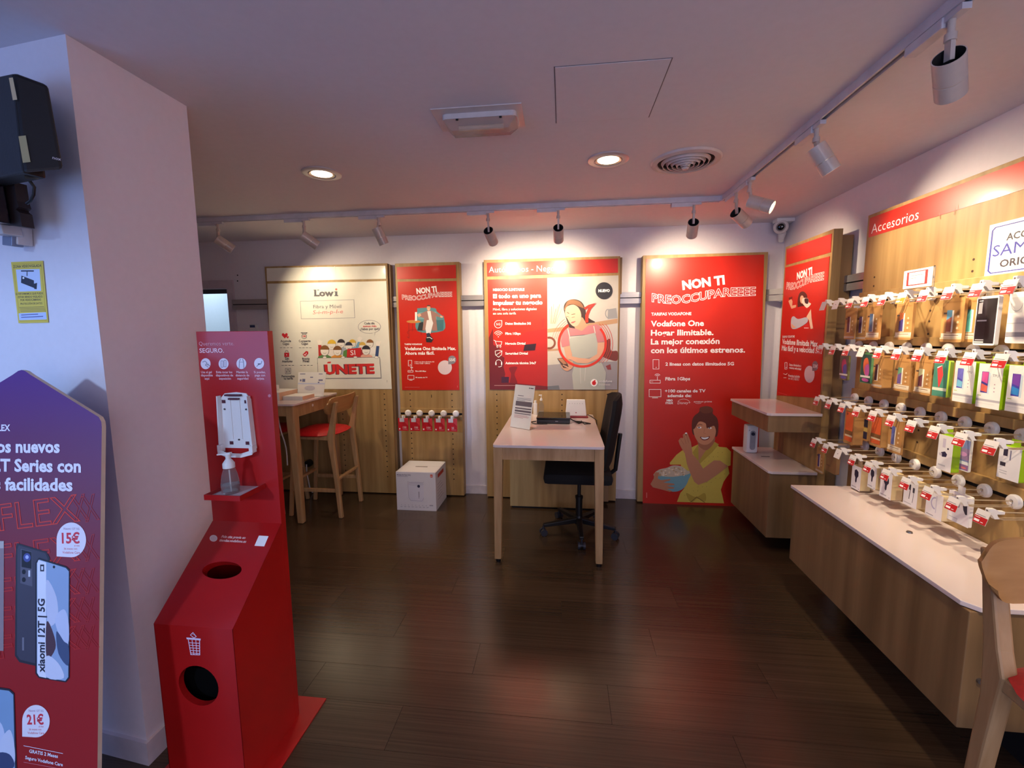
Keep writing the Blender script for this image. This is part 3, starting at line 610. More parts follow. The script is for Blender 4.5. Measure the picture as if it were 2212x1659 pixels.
q.poly([(942, 1102), (1008, 1090), (1036, 1190), (1010, 1240), (975, 1240)], (214, 160, 134), 8).poly([(1312, 1056), (1386, 1050), (1380, 1170), (1340, 1220), (1200, 1282), (1090, 1275), (1010, 1235), (985, 1215), (1010, 1200), (1110, 1222), (1220, 1232), (1306, 1180)], (218, 164, 136), 9)
q.poly([(912, 1300), (950, 1240), (1020, 1250), (1052, 1290), (1036, 1330), (985, 1364), (940, 1345)], (206, 150, 122), 8, True).poly([(872, 1228), (930, 1220), (985, 1285), (1000, 1330), (940, 1330)], (86, 60, 52), 9).poly([(880, 1233), (928, 1226), (978, 1286), (940, 1290)], (176, 124, 92), 10)
for k in range(4): q.line([(935 + k * 18, 1300 + k * 10), (975 + k * 16, 1316 + k * 8)], 7, (222, 172, 146), 10)
q.arc(1145, 1065, 255, 250, -38, 232, 26, (216, 52, 30), 9, 48)
q.poly([(1180, 838), (1176, 760), (1210, 680), (1298, 626), (1240, 690), (1212, 760), (1210, 838)], (216, 52, 30), 10).poly([(1160, 680), (1215, 645), (1298, 624), (1230, 660), (1180, 700)], (216, 52, 30), 10)
for k, rr in enumerate((285, 305, 330)): q.arc(1145, 1065, rr, rr * .98, -50 + k * 5, 50 - 6 * k, 5, (206, 70, 50), 8, 20); q.arc(1145, 1065, rr, rr * .98, 190, 235, 3, (206, 90, 70), 3, 14)
q.ell(1381, 493, 92, 92, (40, 38, 46), 9, 40).text('NUEVO', (1319, 508), (1443, 506), PW, .05, h=30, lay=10)
q.ell(1273, 1491, 38, 40, PW, 10, 28).ell(1272, 1494, 22, 24, (206, 20, 24), 11, 24).poly([(1262, 1474), (1284, 1458), (1290, 1464), (1282, 1478)], (206, 20, 24), 11)
q.text('vodafone', (1326, 1488), (1468, 1486), (222, 218, 222), .01, lay=10).text('business', (1326, 1522), (1446, 1520), (222, 218, 222), -.01, lay=10)
q.build('artwork', po)
# ---- D: tall red panel
D_P = T('display_panel', 'tall full-height red poster panel of a woman in yellow holding popcorn', 'display panel', (1.17, DP, 0))
wboard(.672, 1.672, .012, 2.175, D_P)
po = plate('poster', CD, [(128, 147), (1411, 100), (1330, 2900), (112 - 20, 2895 - 88)], RED, D_P)
po.data.vertices[0].co = po.data.vertices[0].co
q = pr(CD); heading(q, (525, 480), (985, 418), 96, (190, 610), (1318, 572), 92)
q.text('TARIFAS VODAFONE', (184, 762), (620, 756), PW, .03, h=32)
for st, x1, yy in (('Vodafone One', 756, 877), ('Hogar Ilimitable.', 860, 976), ('La mejor conexión', 926, 1072), ('con los últimos estrenos.', 1203, 1166)): q.text(st, (180, yy + 3), (x1, yy - 4), PW, .03, h=62)
q.text('2 líneas con datos ilimitados 5G', (338, 1306), (1082, 1302), PW, .03, h=36).text('Fibra 1Gbps', (338, 1466), (607, 1464), PW, .03, h=36)
icon_phone(q, 204, 1240, 268, 1342, 5); icon_router(q, 170, 1464, 283, 1496, 5)
q.build('artwork', po)
q = pr(CD2); q.text('+100 canales de TV', (378, 158), (880, 156), PW, .03, h=38).text('además de:', (410, 216), (706, 215), PW, .03, h=38); icon_tv(q, 184, 122, 330, 212, 6)
q.text('HBO', (400, 268), (475, 268), PW, .06, h=24).text('max', (387, 302), (482, 301), PW, .02).text('Disney+', (535, 304), (690, 300), PW, -.01, shear=.2).arc(610, 292, 78, 52, 205, 345, 3, PW, 3).text('amazon prime', (735, 282), (958, 281), PW, -.005, h=24).arc(790, 284, 40, 12, 20, 150, 3, PW, 3, 8)
YE = (214, 190, 84); YD = (186, 158, 62); SK2 = (196, 134, 100); SK3 = (170, 108, 78)
q.poly([(528, 1510), (570, 1400), (620, 1340), (600, 1250), (575, 1050), (445, 1050), (438, 1030), (520, 930), (590, 876), (700, 840), (790, 800), (975, 758), (1050, 830), (1140, 838), (1196, 890), (1190, 1060), (1160, 1070), (1175, 1160), (1105, 1260), (1070, 1360), (1090, 1440), (1110, 1528)], YE, 2)
q.poly([(790, 800), (880, 850), (980, 760), (1045, 800), (960, 900), (800, 1050), (760, 980), (720, 900)], YD, 3, False).poly([(790, 815), (960, 790), (880, 880), (795, 1010)], SK2, 4)
for k in range(26): q.ell(620 + (k * 137) % 520, 900 + (k * 211) % 580, 5, 4, (150, 128, 60), 3, 6)
q.poly([(640, 1400), (760, 1450), (870, 1400), (880, 1500), (780, 1470), (700, 1520)], YD, 4, True).line([(700, 1510), (770, 1450), (870, 1515)], 8, (120, 96, 40), 5)
q.poly([(795, 720), (980, 700), (985, 780), (900, 870), (830, 850), (790, 800)], SK3, 4, True)
HB = (96, 42, 26)
q.poly([(712, 520), (740, 450), (800, 400), (810, 350), (860, 330), (930, 332), (972, 370), (970, 420), (1020, 470), (1040, 560), (1030, 680), (1000, 700), (990, 560), (900, 500), (780, 540), (740, 680), (714, 640)], HB, 5, True)
q.poly([(730, 600), (760, 530), (850, 480), (960, 520), (1005, 600), (1000, 690), (950, 770), (880, 806), (800, 780), (748, 700)], (206, 142, 106), 6, True)
q.poly([(720, 600), (760, 480), (860, 430), (980, 450), (1035, 540), (1015, 640), (985, 570), (900, 600), (880, 540), (800, 520), (750, 600)], HB, 7, True).ell(890, 372, 82, 46, (112, 56, 34), 8)
q.ell(806, 592, 26, 11, PW, 8).ell(800, 590, 9, 9, INK, 9).ell(935, 598, 22, 10, PW, 8).ell(928, 596, 9, 9, INK, 9).line([(775, 570), (810, 552), (840, 560)], 6, HB, 8).line([(905, 568), (940, 566), (962, 580)], 6, HB, 8)
q.line([(868, 610), (858, 660), (880, 668)], 4, (176, 110, 80), 8).poly([(812, 706), (870, 712), (932, 700), (915, 735), (870, 750), (835, 738)], (120, 40, 40), 8, True).poly([(826, 712), (870, 716), (920, 708), (905, 728), (870, 738), (840, 730)], PW, 9, True)
q.poly([(1160, 1070), (1060, 1000), (985, 996), (900, 1060), (850, 1100), (790, 1000), (720, 920), (712, 860), (700, 770), (660, 668), (630, 655), (600, 680), (605, 720), (570, 720), (545, 755), (560, 800), (585, 850), (625, 910), (650, 1040), (690, 1150), (740, 1260), (790, 1300), (900, 1260), (1030, 1170)], SK2, 8)
for a_, b_ in (((612, 690), (640, 790)), ((572, 735), (610, 800)), ((640, 672), (672, 780))): q.line([a_, b_], 5, SK3, 9)
q.ell(640, 662, 14, 10, PW, 10, 8).ell(638, 680, 6, 8, (50, 20, 24), 10, 8)
q.poly([(300, 1180), (670, 1150), (668, 1240), (620, 1330), (540, 1378), (440, 1376), (350, 1310)], (120, 170, 184), 6, True)
q.poly([(248, 1190), (245, 1160), (310, 1110), (400, 1090), (480, 1060), (580, 1070), (650, 1120), (688, 1136), (660, 1170), (480, 1200), (320, 1190)], (206, 190, 168), 6, True)
rr = random.Random(3)
for k in range(46):
    a = rr.uniform(270, 660); c_ = 1190 - rr.random() * (112 - abs(a - 500) * .22); q.ell(a, c_, rr.uniform(8, 15), rr.uniform(7, 12), [(240, 226, 204), (226, 206, 176), (190, 160, 120)][k % 3], 7 + k % 2, 7, a0=rr.uniform(0, 90), a1=360 + rr.uniform(0, 90))
q.poly([(200, 1290), (240, 1220), (248, 1150), (310, 1145), (290, 1220), (330, 1240), (450, 1226), (440, 1246), (360, 1270), (490, 1284), (500, 1300), (400, 1312), (495, 1330), (490, 1346), (400, 1350), (470, 1376), (440, 1386), (350, 1360), (230, 1330)], SK2, 9)
q.rect(148, 1395, 160, 1460, (220, 120, 110), 3); q.build('illustration', po)
# ---- E: red panel on the right wall
EXP = 1.687; NE = Vector((-1, 0, 0)); OE = Vector((EXP, 0, 0))
E_ = T('display_panel', 'red poster panel on the right wall showing a seated girl taking a selfie', 'display panel', (EXP, 3.37, 0))
O('board', MB().box(EXP, EXP + .055, 3.066, 3.675, .09, 2.165), OAK, E_, bevel=.0015)
O('back_frame', MB().box(EXP + .055, RX - .0145, 3.095, 3.65, .09, 2.13), OAKX, E_)
plate('header_sign', CE, [(244, 325), (648, 185), (638, 352), (240, 467)], RED, E_, OE, NE)
po = plate('poster', CE, [(234, 490), (630, 388), (540, 1659), (157, 1632)], RED, E_, OE, NE)
q = pr(CE, o=OE, n=NE)
heading(q, (337, 597), (474, 548), 62, (244, 680), (578, 614), 60)
q.poly([(345, 780), (365, 715), (400, 705), (430, 740), (424, 790), (408, 880), (380, 900), (350, 880)], (76, 34, 30), 2, True)
q.ell(384, 775, 18, 36, SKIN, 3).poly([(330, 850), (372, 838), (420, 832), (420, 940), (330, 955), (322, 920)], (196, 36, 32), 3).poly([(330, 845), (290, 860), (262, 790), (285, 768), (300, 790), (296, 830), (332, 822)], SKIN, 4)
q.poly([(265, 760), (296, 748), (300, 764), (270, 782)], (120, 30, 30), 5).poly([(386, 770), (410, 760), (440, 768), (446, 800), (466, 815), (430, 850), (405, 830), (384, 800)], (236, 222, 206), 4, True).poly([(408, 768), (440, 770), (438, 812), (412, 806)], (46, 34, 44), 5, True)
q.poly([(288, 950), (310, 925), (350, 950), (425, 935), (430, 980), (340, 1035), (290, 1030)], (186, 194, 210), 4, True).poly([(400, 1008), (440, 994), (445, 1035), (405, 1038)], (210, 40, 40), 5, True).line([(404, 1030), (444, 1030)], 5, PW, 6).poly([(424, 930), (465, 860), (470, 940), (484, 1034), (462, 1040), (446, 960)], (228, 200, 176), 4).poly([(288, 990), (330, 1025), (296, 1034)], SKIN, 5)
q.text('TARIFAS VODAFONE', (207, 1120), (318, 1116), PW, .02, h=20).text('Vodafone Ilimitada Max.', (206, 1173), (528, 1198), PW, .03, h=46).text('Más fácil y a velocidad 5G.', (202, 1230), (560, 1260), PW, .03, h=46)
icon_phone(q, 231, 1340, 250, 1398, 4); q.text('Datos ilimitados a', (270, 1368), (376, 1378), PW, .02).text('máxima velocidad', (270, 1394), (375, 1408), PW, .02).text('Roaming incluido', (262, 1464), (364, 1476), PW, .02).text('en UE y EEUU', (262, 1490), (356, 1502), PW, .0)
q.line([(218, 1440), (240, 1448), (252, 1436)], 4, PW, 3).rect(218, 1474, 244, 1478, PW, 3).ell(451, 1445, 46, 76, (222, 200, 208), 3, 36).ell(502, 1370, 27, 44, (126, 108, 120), 4, 28).poly([(476, 1370), (502, 1370), (502, 1414), (476, 1414)], (126, 108, 120), 4).text('33€', (484, 1384), (524, 1390), PW, 0, h=30, lay=5)
q.line([(172, 1607), (250, 1630)], 3, (230, 110, 110), 2); q.build('artwork', po)
# ================================================================== ACCESSORY WALL (right)
G = T('accessory_wall', 'large oak accessory wall on the right with red header and hook rails', 'display wall', (BX, 2.0, 0))
YE0, YE1 = 2.835, .72
b = MB()
segs = [(.10, .84), (.9, 1.1), (1.165, 1.41), (1.475, 1.668), (1.738, 2.183)]
for z0, z1 in ((.10, .868), (.886, 1.126), (1.144, 1.434), (1.452, 1.686), (1.704, 2.183)):
    O('panel_board', MB().box(BX, BX + .03, YE1, YE0, z0, z1), OAK, G, bevel=.0015)
O('back_frame', MB().box(BX + .03, RX - .0145, YE1 + .03, YE0 - .03, .12, 2.15), OAKX, G)
for zc in (.877, 1.135, 1.443, 1.695):
    O('hook_rail', MB().box(BX - .016, BX - .0003, YE1, YE0, zc + .010, zc + .052, bev=.002), OAK, G)
    O('rail_slot', MB().box(BX + .002, BX + .006, YE1 + .01, YE0 - .01, zc - .009, zc + .009), DRK, G)
NG = Vector((-1, 0, 0)); OG = Vector((BX, 0, 0)); CG = (1750, 440, 4.788); CG7 = (1540, 0, 3.19)
b = MB().box(BX - .002, BX - .0002, YE1 + .02, YE0 - .018, 2.057, 2.165)
hs = O('header_sign', b, RED, G)
q = Print(OG + NG * .002, NG, CG); q.text('Accesorios', (632, 312), (1120, 160), PW, -.005, h=98)
q.line([(1336, 95), (1345, 160)], 5, (225, 90, 70), 1).line([(1500, 40), (1490, 116)], 6, (200, 60, 45), 1).line([(1535, 0), (1525, 104)], 4, (232, 120, 100), 1); q.build('lettering', hs)
b = MB()
for yy in (2.741, 2.335, 2.136, 1.73, 1.33):
    for zz in (1.777, 1.826, 1.62, 1.57, 1.51, 1.35, 1.3, 1.24, .98, 1.04, .74, .70):
        b.cyl((BX - .0008, yy, zz), (BX + .003, yy, zz), .0055, seg=8)
O('shelf_pin_hole', b, M('pin_hole_brown', (60, 36, 20), .8), G, kind='stuff')
# bench cabinet below
Bn = T('bench_cabinet', 'long low oak bench cabinet with thin white top under the hook rails', 'cabinet', (1.5, 2.0, 0))
O('body', MB().prism([(1.306, 2.58, .225), (1.295, 1.47, .225), (1.735, 1.47, .225), (1.735, 2.60, .225)], (0, 0, .41)), OAKX, Bn, bevel=.003)
O('worktop', MB().prism([(1.300, 2.602, .638), (1.290, 1.50, .638), (1.320, 1.462, .638), (1.735, 1.462, .638), (1.735, 2.615, .638)], (0, 0, .017)), WGL, Bn, bevel=.002)
O('plinth', MB().box(1.62, 1.735, 1.52, 2.55, 0, .225), DRK, Bn)
O('cable_grommet', MB().lathe((1.5, 2.01, .654), (1.5, 2.01, .661), [(0, .012), (1, .010), (1, 0)], 16), M('steel_grey', (140, 134, 132), .3, .8), Bn, smooth=True)
O('lock', MB().cyl((1.345, 1.471, .40), (1.345, 1.463, .40), .009, seg=14), M('steel_grey', (0, 0, 0)), Bn, smooth=True)
# two wall units hung on the red corner panel
def unit(nm, lab, z1, z0, xf, y0, y1, slot=False):
    u = T(nm, lab, 'shelf unit', ((xf + EXP) / 2, (y0 + y1) / 2, z0))
    O('body', MB().box(xf + .008, EXP - .001, y0 + .01, y1 - .01, z0, z1 - .018), OAKX, u, bevel=.002)
    O('worktop', MB().prism([(xf, y1, z1 - .018), (xf, y0 + .02, z1 - .018), (xf + .02, y0, z1 - .018), (EXP - .001, y0, z1 - .018), (EXP - .001, y1, z1 - .018)], (0, 0, .018)), WGL, u, bevel=.002)
    if slot: O('cable_slot', MB().box(1.49, 1.55, 3.42, 3.432, z1 - .0005, z1 + .0008), DRK, u)
    return u
unit('floating_shelf', 'upper oak box shelf with white top, hung on the red corner panel', .991, .862, 1.35, 3.04, 3.70)
unit('wall_cabinet', 'deeper lower oak wall cabinet with white top and cable slot', .592, .122, 1.383, 3.05, 3.71, True)
# white air freshener dispenser
d = T('air_freshener', 'white air freshener dispenser standing on the lower white cabinet top', 'dispenser', (1.455, 3.55, .592))
b = MB(); pr_ = [(3.512, .593), (3.508, .70), (3.512, .79), (3.53, .812), (3.56, .818), (3.588, .80), (3.59, .593)]
O('housing', MB().box(1.415, 1.50, 3.51, 3.59, .593, .812, bev=.018), WHT, d, smooth=True)
O('front_plate', MB().rprism((1.457, 3.509, .695), .04, .15, .0195, (1, 0, 0), (0, 0, 1), (0, -.003, 0), seg=6), M('grey_insert', (160, 158, 166), .4), d)
O('nozzle', MB().lathe((1.457, 3.507, .745), (1.457, 3.498, .745), [(0, .014), (1, .011), (1, .006), (.4, 0)], 18), M('blue_black', (30, 36, 66), .3), d, smooth=True)
O('indicator', MB().box(1.427, 1.434, 3.5075, 3.5095, .77, .776), M('grey_insert', (0, 0, 0)), d)
# ------------------------------------------------------------------ hooks
HP = .2185   # tip distance from the board
def yk(i): return 2.79 - .1205 * i
ROWZ = {1: 1.695, 2: 1.443, 3: 1.135, 4: .877}
TAGW = M('tag_white', (234, 232, 230), .4); TAGR = M('tag_red', (196, 30, 36), .4); TAGO = M('tag_orange', (232, 120, 30), .4)
hook_me = {}
def hook(row, i, kind, lab):
    z = ROWZ[row]; y = yk(i); k = ('h', kind)
    loc = Vector((BX - .0165, y, z))
    t = T('peg_hook', lab, 'hook', loc, group='peg hooks on the accessory wall')
    if 'parts' not in hook_me:
        L0 = -(HP - .0165)
        parts = []
        parts.append(('base_disc', MB().lathe((0, 0, -.002), (-.016, 0, -.002), [(0, .028), (.5, .028), (.9, .024), (1, .018), (1.05, .009), (.8, .008), (.8, 0)], 26), WHT, True))
        parts.append(('upper_rod', MB().tube([(-.012, 0, 0), (L0 + .04, 0, 0)], .0028), CHR, False))
        parts.append(('lower_wire', MB().tube([(-.012, .008, -.020), (L0 + .05, .008, -.024), (L0 + .038, .006, -.022), (L0 + .034, 0, -.021), (L0 + .038, -.006, -.022), (L0 + .05, -.008, -.024), (-.012, -.008, -.020)], .0023, 6), CHR, False))
        pts = [(L0, .010), (L0 + .002, .014), (L0 + .022, .013), (L0 + .032, .006), (L0 + .052, .005), (L0 + .052, -.005), (L0 + .028, -.006), (L0 + .031, -.014), (L0 + .038, -.023), (L0 + .022, -.024), (L0 + .012, -.010), (L0, -.006)]
        parts.append(('price_head', MB().prism([(x, -.007, z_) for x, z_ in pts], (0, .014, 0)), WHT, False))
        parts.append(('head_eye', MB().cyl((L0 - .0005, 0, .006), (L0 + .001, 0, .006), .003, seg=8), M('steel_grey', (0, 0, 0)), False))
        hook_me['parts'] = [(n, O(n, m_, mt, None, smooth=sm).data, None) for n, m_, mt, sm in parts]
        for n, me, _ in hook_me['parts']:
            for o in [o for o in COL.objects if o.data == me]: bpy.data.objects.remove(o)
    for n, me, _ in hook_me['parts']:
        o = bpy.data.objects.new(n, me); COL.objects.link(o); o.parent = t
        if n == 'price_head' or n == 'base_disc': pass
    if kind not in hook_me:
        L0 = -(HP - .0165); bt = MB(); tilt = .012
        def face(z0, z1, e, y0=-.021, y1=.021, m=0):
            z0, z1, y0, y1 = z0 * 1.3, z1 * 1.3, y0 * 1.2 + .006, y1 * 1.2 + .006
            xa = lambda zz: L0 - .004 - e + (-(zz + .0) * -.30)
            bt.poly([(xa(z0), y1, z0), (xa(z0), y0, z0), (xa(z1), y0, z1), (xa(z1), y1, z1)][::1], m)
        face(-.036, .002, 0, m=0); face(-.0362, .002, -.0012, m=0)
        mats = [TAGW]
        if kind in ('red', 'orange'):
            mats = [TAGW, TAGR if kind == 'red' else TAGO, PW, M('tag_text_grey', (120, 116, 120), .5)]
            face(-.0355, -.0165, .0003, -.0205, .0205, 1); face(-.0135, -.0122, .0003, -.012, .018, 3)
            face(-.0205, -.0192, .0006, .002, .018, 2); face(-.0315, -.0255, .0006, .001, .0175, 2); face(-.031, -.0295, .0006, -.012, -.003, 2)
        elif kind == 'badge': mats = [TAGW, M('tag_text_grey', (120, 116, 120), .5)]; face(-.018, -.015, .0003, -.003, .003, 1)
        o = O('price_tag', bt, mats, None, fix=False); hook_me[kind] = o.data; bpy.data.objects.remove(o)
    o = bpy.data.objects.new('price_tag', hook_me[kind]); COL.objects.link(o); o.parent = t
    return t
RN = {1: 'top', 2: 'second', 3: 'third', 4: 'bottom'}; ORD = ['first', 'second', 'third', 'fourth', 'fifth', 'sixth', 'seventh', 'eighth', 'ninth', 'tenth', 'eleventh']
KND = {1: ['plain', 'badge', 'red', 'red', 'red', 'orange', 'red', 'red', 'red', 'red'], 2: ['red', 'red', 'red', 'badge', 'red', 'red', 'red', 'red', 'red', 'red'],
       3: ['red'] * 10, 4: ['red', 'red', 'badge', 'red', 'red', 'red', 'red', 'red', 'red', 'red']}
KN = {'plain': 'plain white tag', 'badge': 'white tag with tiny mark', 'red': 'red price tag', 'orange': 'orange price tag'}
for r_ in (1, 2, 3, 4):
    for i in range(10):
        hook(r_, i, KND[r_][i], 'peg hook with %s, %s from far end, %s rail' % (KN[KND[r_][i]], ORD[i], RN[r_]))
# ------------------------------------------------------------------ hanging products; px rect picks where each one hangs on its hook
KR = M('kraft_card', (190, 142, 84), .65, c2=(176, 128, 72), scale=8); CLEAR = M('clear_blister', (235, 235, 235), .08, trans=.9)
def product(name, lab, cat, rect, d, th, body, art, tab=True, grp=None, w=None):
    x0, x1, y0, y1 = rect; xf = BX - d
    a = P(x0, (y0 + y1) / 2, 0, xf); c_ = P(x1, (y0 + y1) / 2, 0, xf); zt = P((x0 + x1) / 2, y0, 0, xf).z; zb = P((x0 + x1) / 2, y1, 0, xf).z
    yl, yr = a.y, c_.y
    if w: m_ = (yl + yr) / 2; yl, yr = m_ + w / 2, m_ - w / 2
    t = T(name, lab, cat, (xf + th / 2, (yl + yr) / 2, zb), group=grp)
    W_ = yl - yr; H_ = zt - zb
    box = MB().rprism((xf, (yl + yr) / 2, (zt + zb) / 2), W_, H_, min(.006, W_ * .1), (0, -1, 0), (0, 0, 1), (th, 0, 0), seg=2)
    O('card' if th < .01 else 'box', box, body, t)
    if tab:
        ym = (yl + yr) / 2
        O('hang_tab', MB().box(xf + th * .3, xf + th * .3 + .0015, ym - .016, ym + .016, zt - .002, zt + .028), CLEAR if tab == 'clear' else (body if not isinstance(body, list) else body[0]), t)
    q = Print((xf, yl, zt), NG, None, base=.0004, step=.0003, U=Vector((0, -W_, 0)), V=Vector((0, 0, -H_)))
    art(q); q.build('print', t); return t
def a_kraft(c1, c2, wide=False, dim=False):
    def f(q):
        q.rect(0, .905, 1, .935, (222, 204, 170), 1).rect(0, .87, 1, .878, (110, 140, 70), 1).rect(0.05, .8, 1, .9, (228, 214, 190), 1) if not dim else q.rect(0, .9, 1, .96, (196, 178, 160), 1)
        q.rect(.28, .28, .56, .78, (240, 232, 214), 1).rect(.24, .27, .48, .77, c1, 2).poly([(.24, .5), (.48, .42), (.48, .77), (.24, .77)], c2, 3).rect(.08, .32, .24, .36, (80, 66, 60), 2)
        for k in range(3): q.ell(.76, .42 + k * .13, .05, .03, (224, 200, 160), 2, 8).rect(.66, .47 + k * .13, .88, .478 + k * .13, (150, 106, 60), 2)
        q.rect(.1, .07, .9, .10, (168, 120, 66), 1).rect(.2, .84, .85, .855, (140, 110, 80), 2)
    return f
def a_case(bg, c1, c2):
    def f(q):
        q.rect(.04, .03, .96, .97, bg, 1).poly([(.3, .2), (.62, .15), (.8, .45), (.7, .68), (.42, .7), (.25, .45)], c1, 2, True).poly([(.4, .45), (.75, .35), (.82, .7), (.5, .74)], c2, 3, True)
        q.rect(.04, .74, .96, .81, (230, 226, 216), 4).poly([(.2, .86), (.5, .83), (.85, .88), (.7, .95), (.3, .93)], c2, 4, True)
    return f
def a_lime(c1, c2, c3):
    def f(q):
        q.rect(.0, 0, 1, 1, (232, 230, 226), 1).rect(.15, .18, .44, .66, c1, 3).poly([(.17, .19), (.43, .19), (.42, .45), (.17, .4)], c2, 4).poly([(.17, .45), (.43, .5), (.42, .64), (.16, .62)], c3, 4)
        q.rect(.44, .2, .52, .68, (196, 214, 226), 2).rect(.05, .72, .2, .735, (150, 190, 60), 3).rect(.0, .8, 1, .85, (176, 174, 182), 2).text('TPU', (.6, .28), (.85, .28), (90, 88, 110), .0, lay=3)
        for k in range(3): q.ell(.72, .45 + .08 * k, .03, .015, (180, 150, 170), 3, 8)
        q.rect(.06, .9, .8, .905, (190, 190, 190), 2)
    return f
LIME = M('lime_card', (150, 190, 20), .45); WCARD = M('white_card', (232, 230, 226), .4, var=.01)
GC = 'phone accessories hanging on the accessory wall'
def P_(name, lab, cat, rect, d, th, body, art, **k): return product(name, lab, cat, rect, d, th, body, art, grp=GC, **k)
# top rail
P_('phone_case', 'kraft-card phone case with dark red phone picture, farthest on the top rail', 'phone case', (1823, 1849, 666, 733), .12, .008, KR, a_kraft((96, 30, 40), (90, 40, 66), dim=True), w=.088)
P_('phone_case', 'kraft-card phone case with violet phone picture, behind the blue one on the top rail', 'phone case', (1850, 1874, 665, 735), .10, .008, KR, a_kraft((110, 80, 120), (84, 50, 90), dim=True), w=.09)
P_('phone_case', 'kraft-card phone case with slate blue phone picture on the top rail', 'phone case', (1869, 1903, 657, 734), .13, .010, KR, a_kraft((80, 116, 160), (100, 130, 160)), w=.10)
P_('phone_case', 'kraft-card phone case with orange and blue phone picture on the top rail', 'phone case', (1933, 1972, 654, 734), .12, .012, KR, a_kraft((206, 110, 60), (70, 60, 130)), w=.105)
P_('phone_case', 'kraft-card phone case with round blue and rust phone picture on the top rail', 'phone case', (2033, 2082, 644, 739), .12, .012, KR, a_kraft((90, 150, 180), (150, 80, 60)), w=.105)
P_('phone_case', 'kraft-card phone case with turquoise phone picture, half hidden behind the black pack', 'phone case', (2086, 2112, 642, 739), .10, .010, KR, a_kraft((110, 190, 180), (100, 180, 170)), w=.10)
def a_black(q): q.rect(.05, .05, .95, .96, (44, 40, 48), 1).rect(.5, .05, .95, .96, (28, 26, 32), 2).rect(.12, .08, .3, .1, PW, 2).poly([(.12, .13), (.3, .12), (.3, .35), (.12, .35)], (226, 226, 226), 3).rect(.1, .48, .55, .51, (220, 220, 220), 3).rect(.1, .88, .5, .9, (220, 220, 220), 3).rect(.06, .92, .5, .95, (220, 220, 220), 3)
P_('stylus_pack', 'black blister pack in a white tray near the right end of the top rail', 'accessory pack', (2109, 2150, 640, 746), .13, .014, WHT, a_black, tab='clear', w=.088)
def a_grey(q): q.rect(.05, .1, .5, .4, (206, 204, 202), 1).arc(.3, .22, .2, .15, 0, 180, .015, (150, 150, 156), 2).rect(.0, .78, 1, .87, (150, 150, 158), 2).rect(0, .6, 1, .61, (190, 190, 190), 2)
P_('earphone_pack', 'white and grey earphone pack at the right picture edge of the top rail', 'accessory pack', (2184, 2230, 630, 742), .13, .014, WCARD, a_grey, tab='clear', w=.10)
# second rail
P_('phone_case', 'transparent pack with pink and blue case, farthest on the second rail', 'phone case', (1812, 1834, 768, 821), .13, .01, M('olive_card', (120, 116, 70), .5), a_case((110, 96, 84), (206, 70, 110), (96, 90, 170)), w=.08)
P_('phone_case', 'green phone case pack with orange and pink figure, tilted forward on the second rail', 'phone case', (1858, 1883, 764, 828), .13, .01, M('green_card', (96, 150, 100), .5), a_case((40, 84, 76), (230, 110, 70), (190, 90, 160)), w=.082)
P_('phone_case', 'kraft phone case box with dark maroon phone picture on the second rail', 'phone case', (1884, 1908, 768, 838), .12, .045, KR, a_kraft((90, 28, 50), (70, 24, 46), dim=True), w=.075)
for k in range(3): P_('phone_case', ('front card of three stacked kraft phone cases, second rail', 'middle card of three stacked kraft phone cases, second rail', 'rear card of three stacked kraft phone cases, second rail')[k], 'phone case', (1929 + 3 * k, 1968 + 3 * k, 775, 846), .125 - .014 * k, .007, KR, a_kraft((100, 150, 120), (110, 90, 150)), w=.10)
P_('phone_case', 'kraft-card phone case with pale arched phone picture on the second rail', 'phone case', (1977, 2011, 776, 853), .12, .008, KR, a_kraft((206, 206, 160), (110, 60, 70)), w=.095)
def a_gr(q): q.rect(0, 0, 1, 1, (70, 140, 120), 1).rect(.9, 0, 1, 1, (176, 214, 60), 2).poly([(.2, .2), (.5, .14), (.62, .4), (.45, .74), (.38, .74)], (214, 66, 70), 3).poly([(.2, .2), (.5, .14), (.48, .16), (.22, .23)], PW, 4).rect(0, .76, .9, .84, (214, 222, 200), 3)
P_('phone_case', 'green card with red phone case on the second rail', 'phone case', (2019, 2047, 778, 857), .12, .014, M('lime_green_card', (170, 204, 90), .5), a_gr, w=.08)
P_('phone_case', 'white and lime box with violet phone picture on the second rail', 'phone case', (2062, 2103, 780, 870), .13, .035, [LIME], a_lime((84, 80, 180), (110, 110, 200), (120, 190, 220)), w=.09)
P_('phone_case', 'white and lime box with magenta and blue phone picture on the second rail', 'phone case', (2112, 2163, 786, 883), .135, .05, [LIME], a_lime((60, 60, 150), (220, 90, 160), (230, 110, 90)), w=.095)
P_('phone_case', 'white and lime box with large deep blue phone picture at the right picture edge', 'phone case', (2178, 2236, 790, 893), .135, .04, [LIME], a_lime((60, 60, 160), (110, 60, 160), (40, 130, 200)), w=.10)
# third rail
def a_or(q): q.rect(.1, .08, .9, .92, (120, 80, 40), 1).rect(.12, .1, .88, .92, (222, 100, 50), 2).rect(.12, .62, .88, .74, (130, 90, 50), 3).rect(.12, .74, .88, .79, (222, 206, 170), 3).ell(.25, .16, .08, .04, (150, 66, 40), 3, 10)
P_('phone_case', 'orange silicone phone case in kraft window box, farther of two on the third rail', 'phone case', (1823, 1846, 882, 960), .12, .05, KR, a_or, w=.085)
def a_nv(q): q.rect(.1, .1, .9, .42, (24, 30, 60), 1).rect(.1, .62, .9, .92, (30, 34, 70), 1).rect(.1, .45, .9, .6, (206, 180, 100), 1)
P_('phone_case', 'narrow kraft box with navy windows on the third rail', 'phone case', (1859, 1876, 900, 952), .07, .04, KR, a_nv, w=.06)
P_('phone_case', 'orange silicone phone case in kraft window box, nearer of two on the third rail', 'phone case', (1878, 1908, 893, 965), .12, .04, KR, a_or, w=.09)
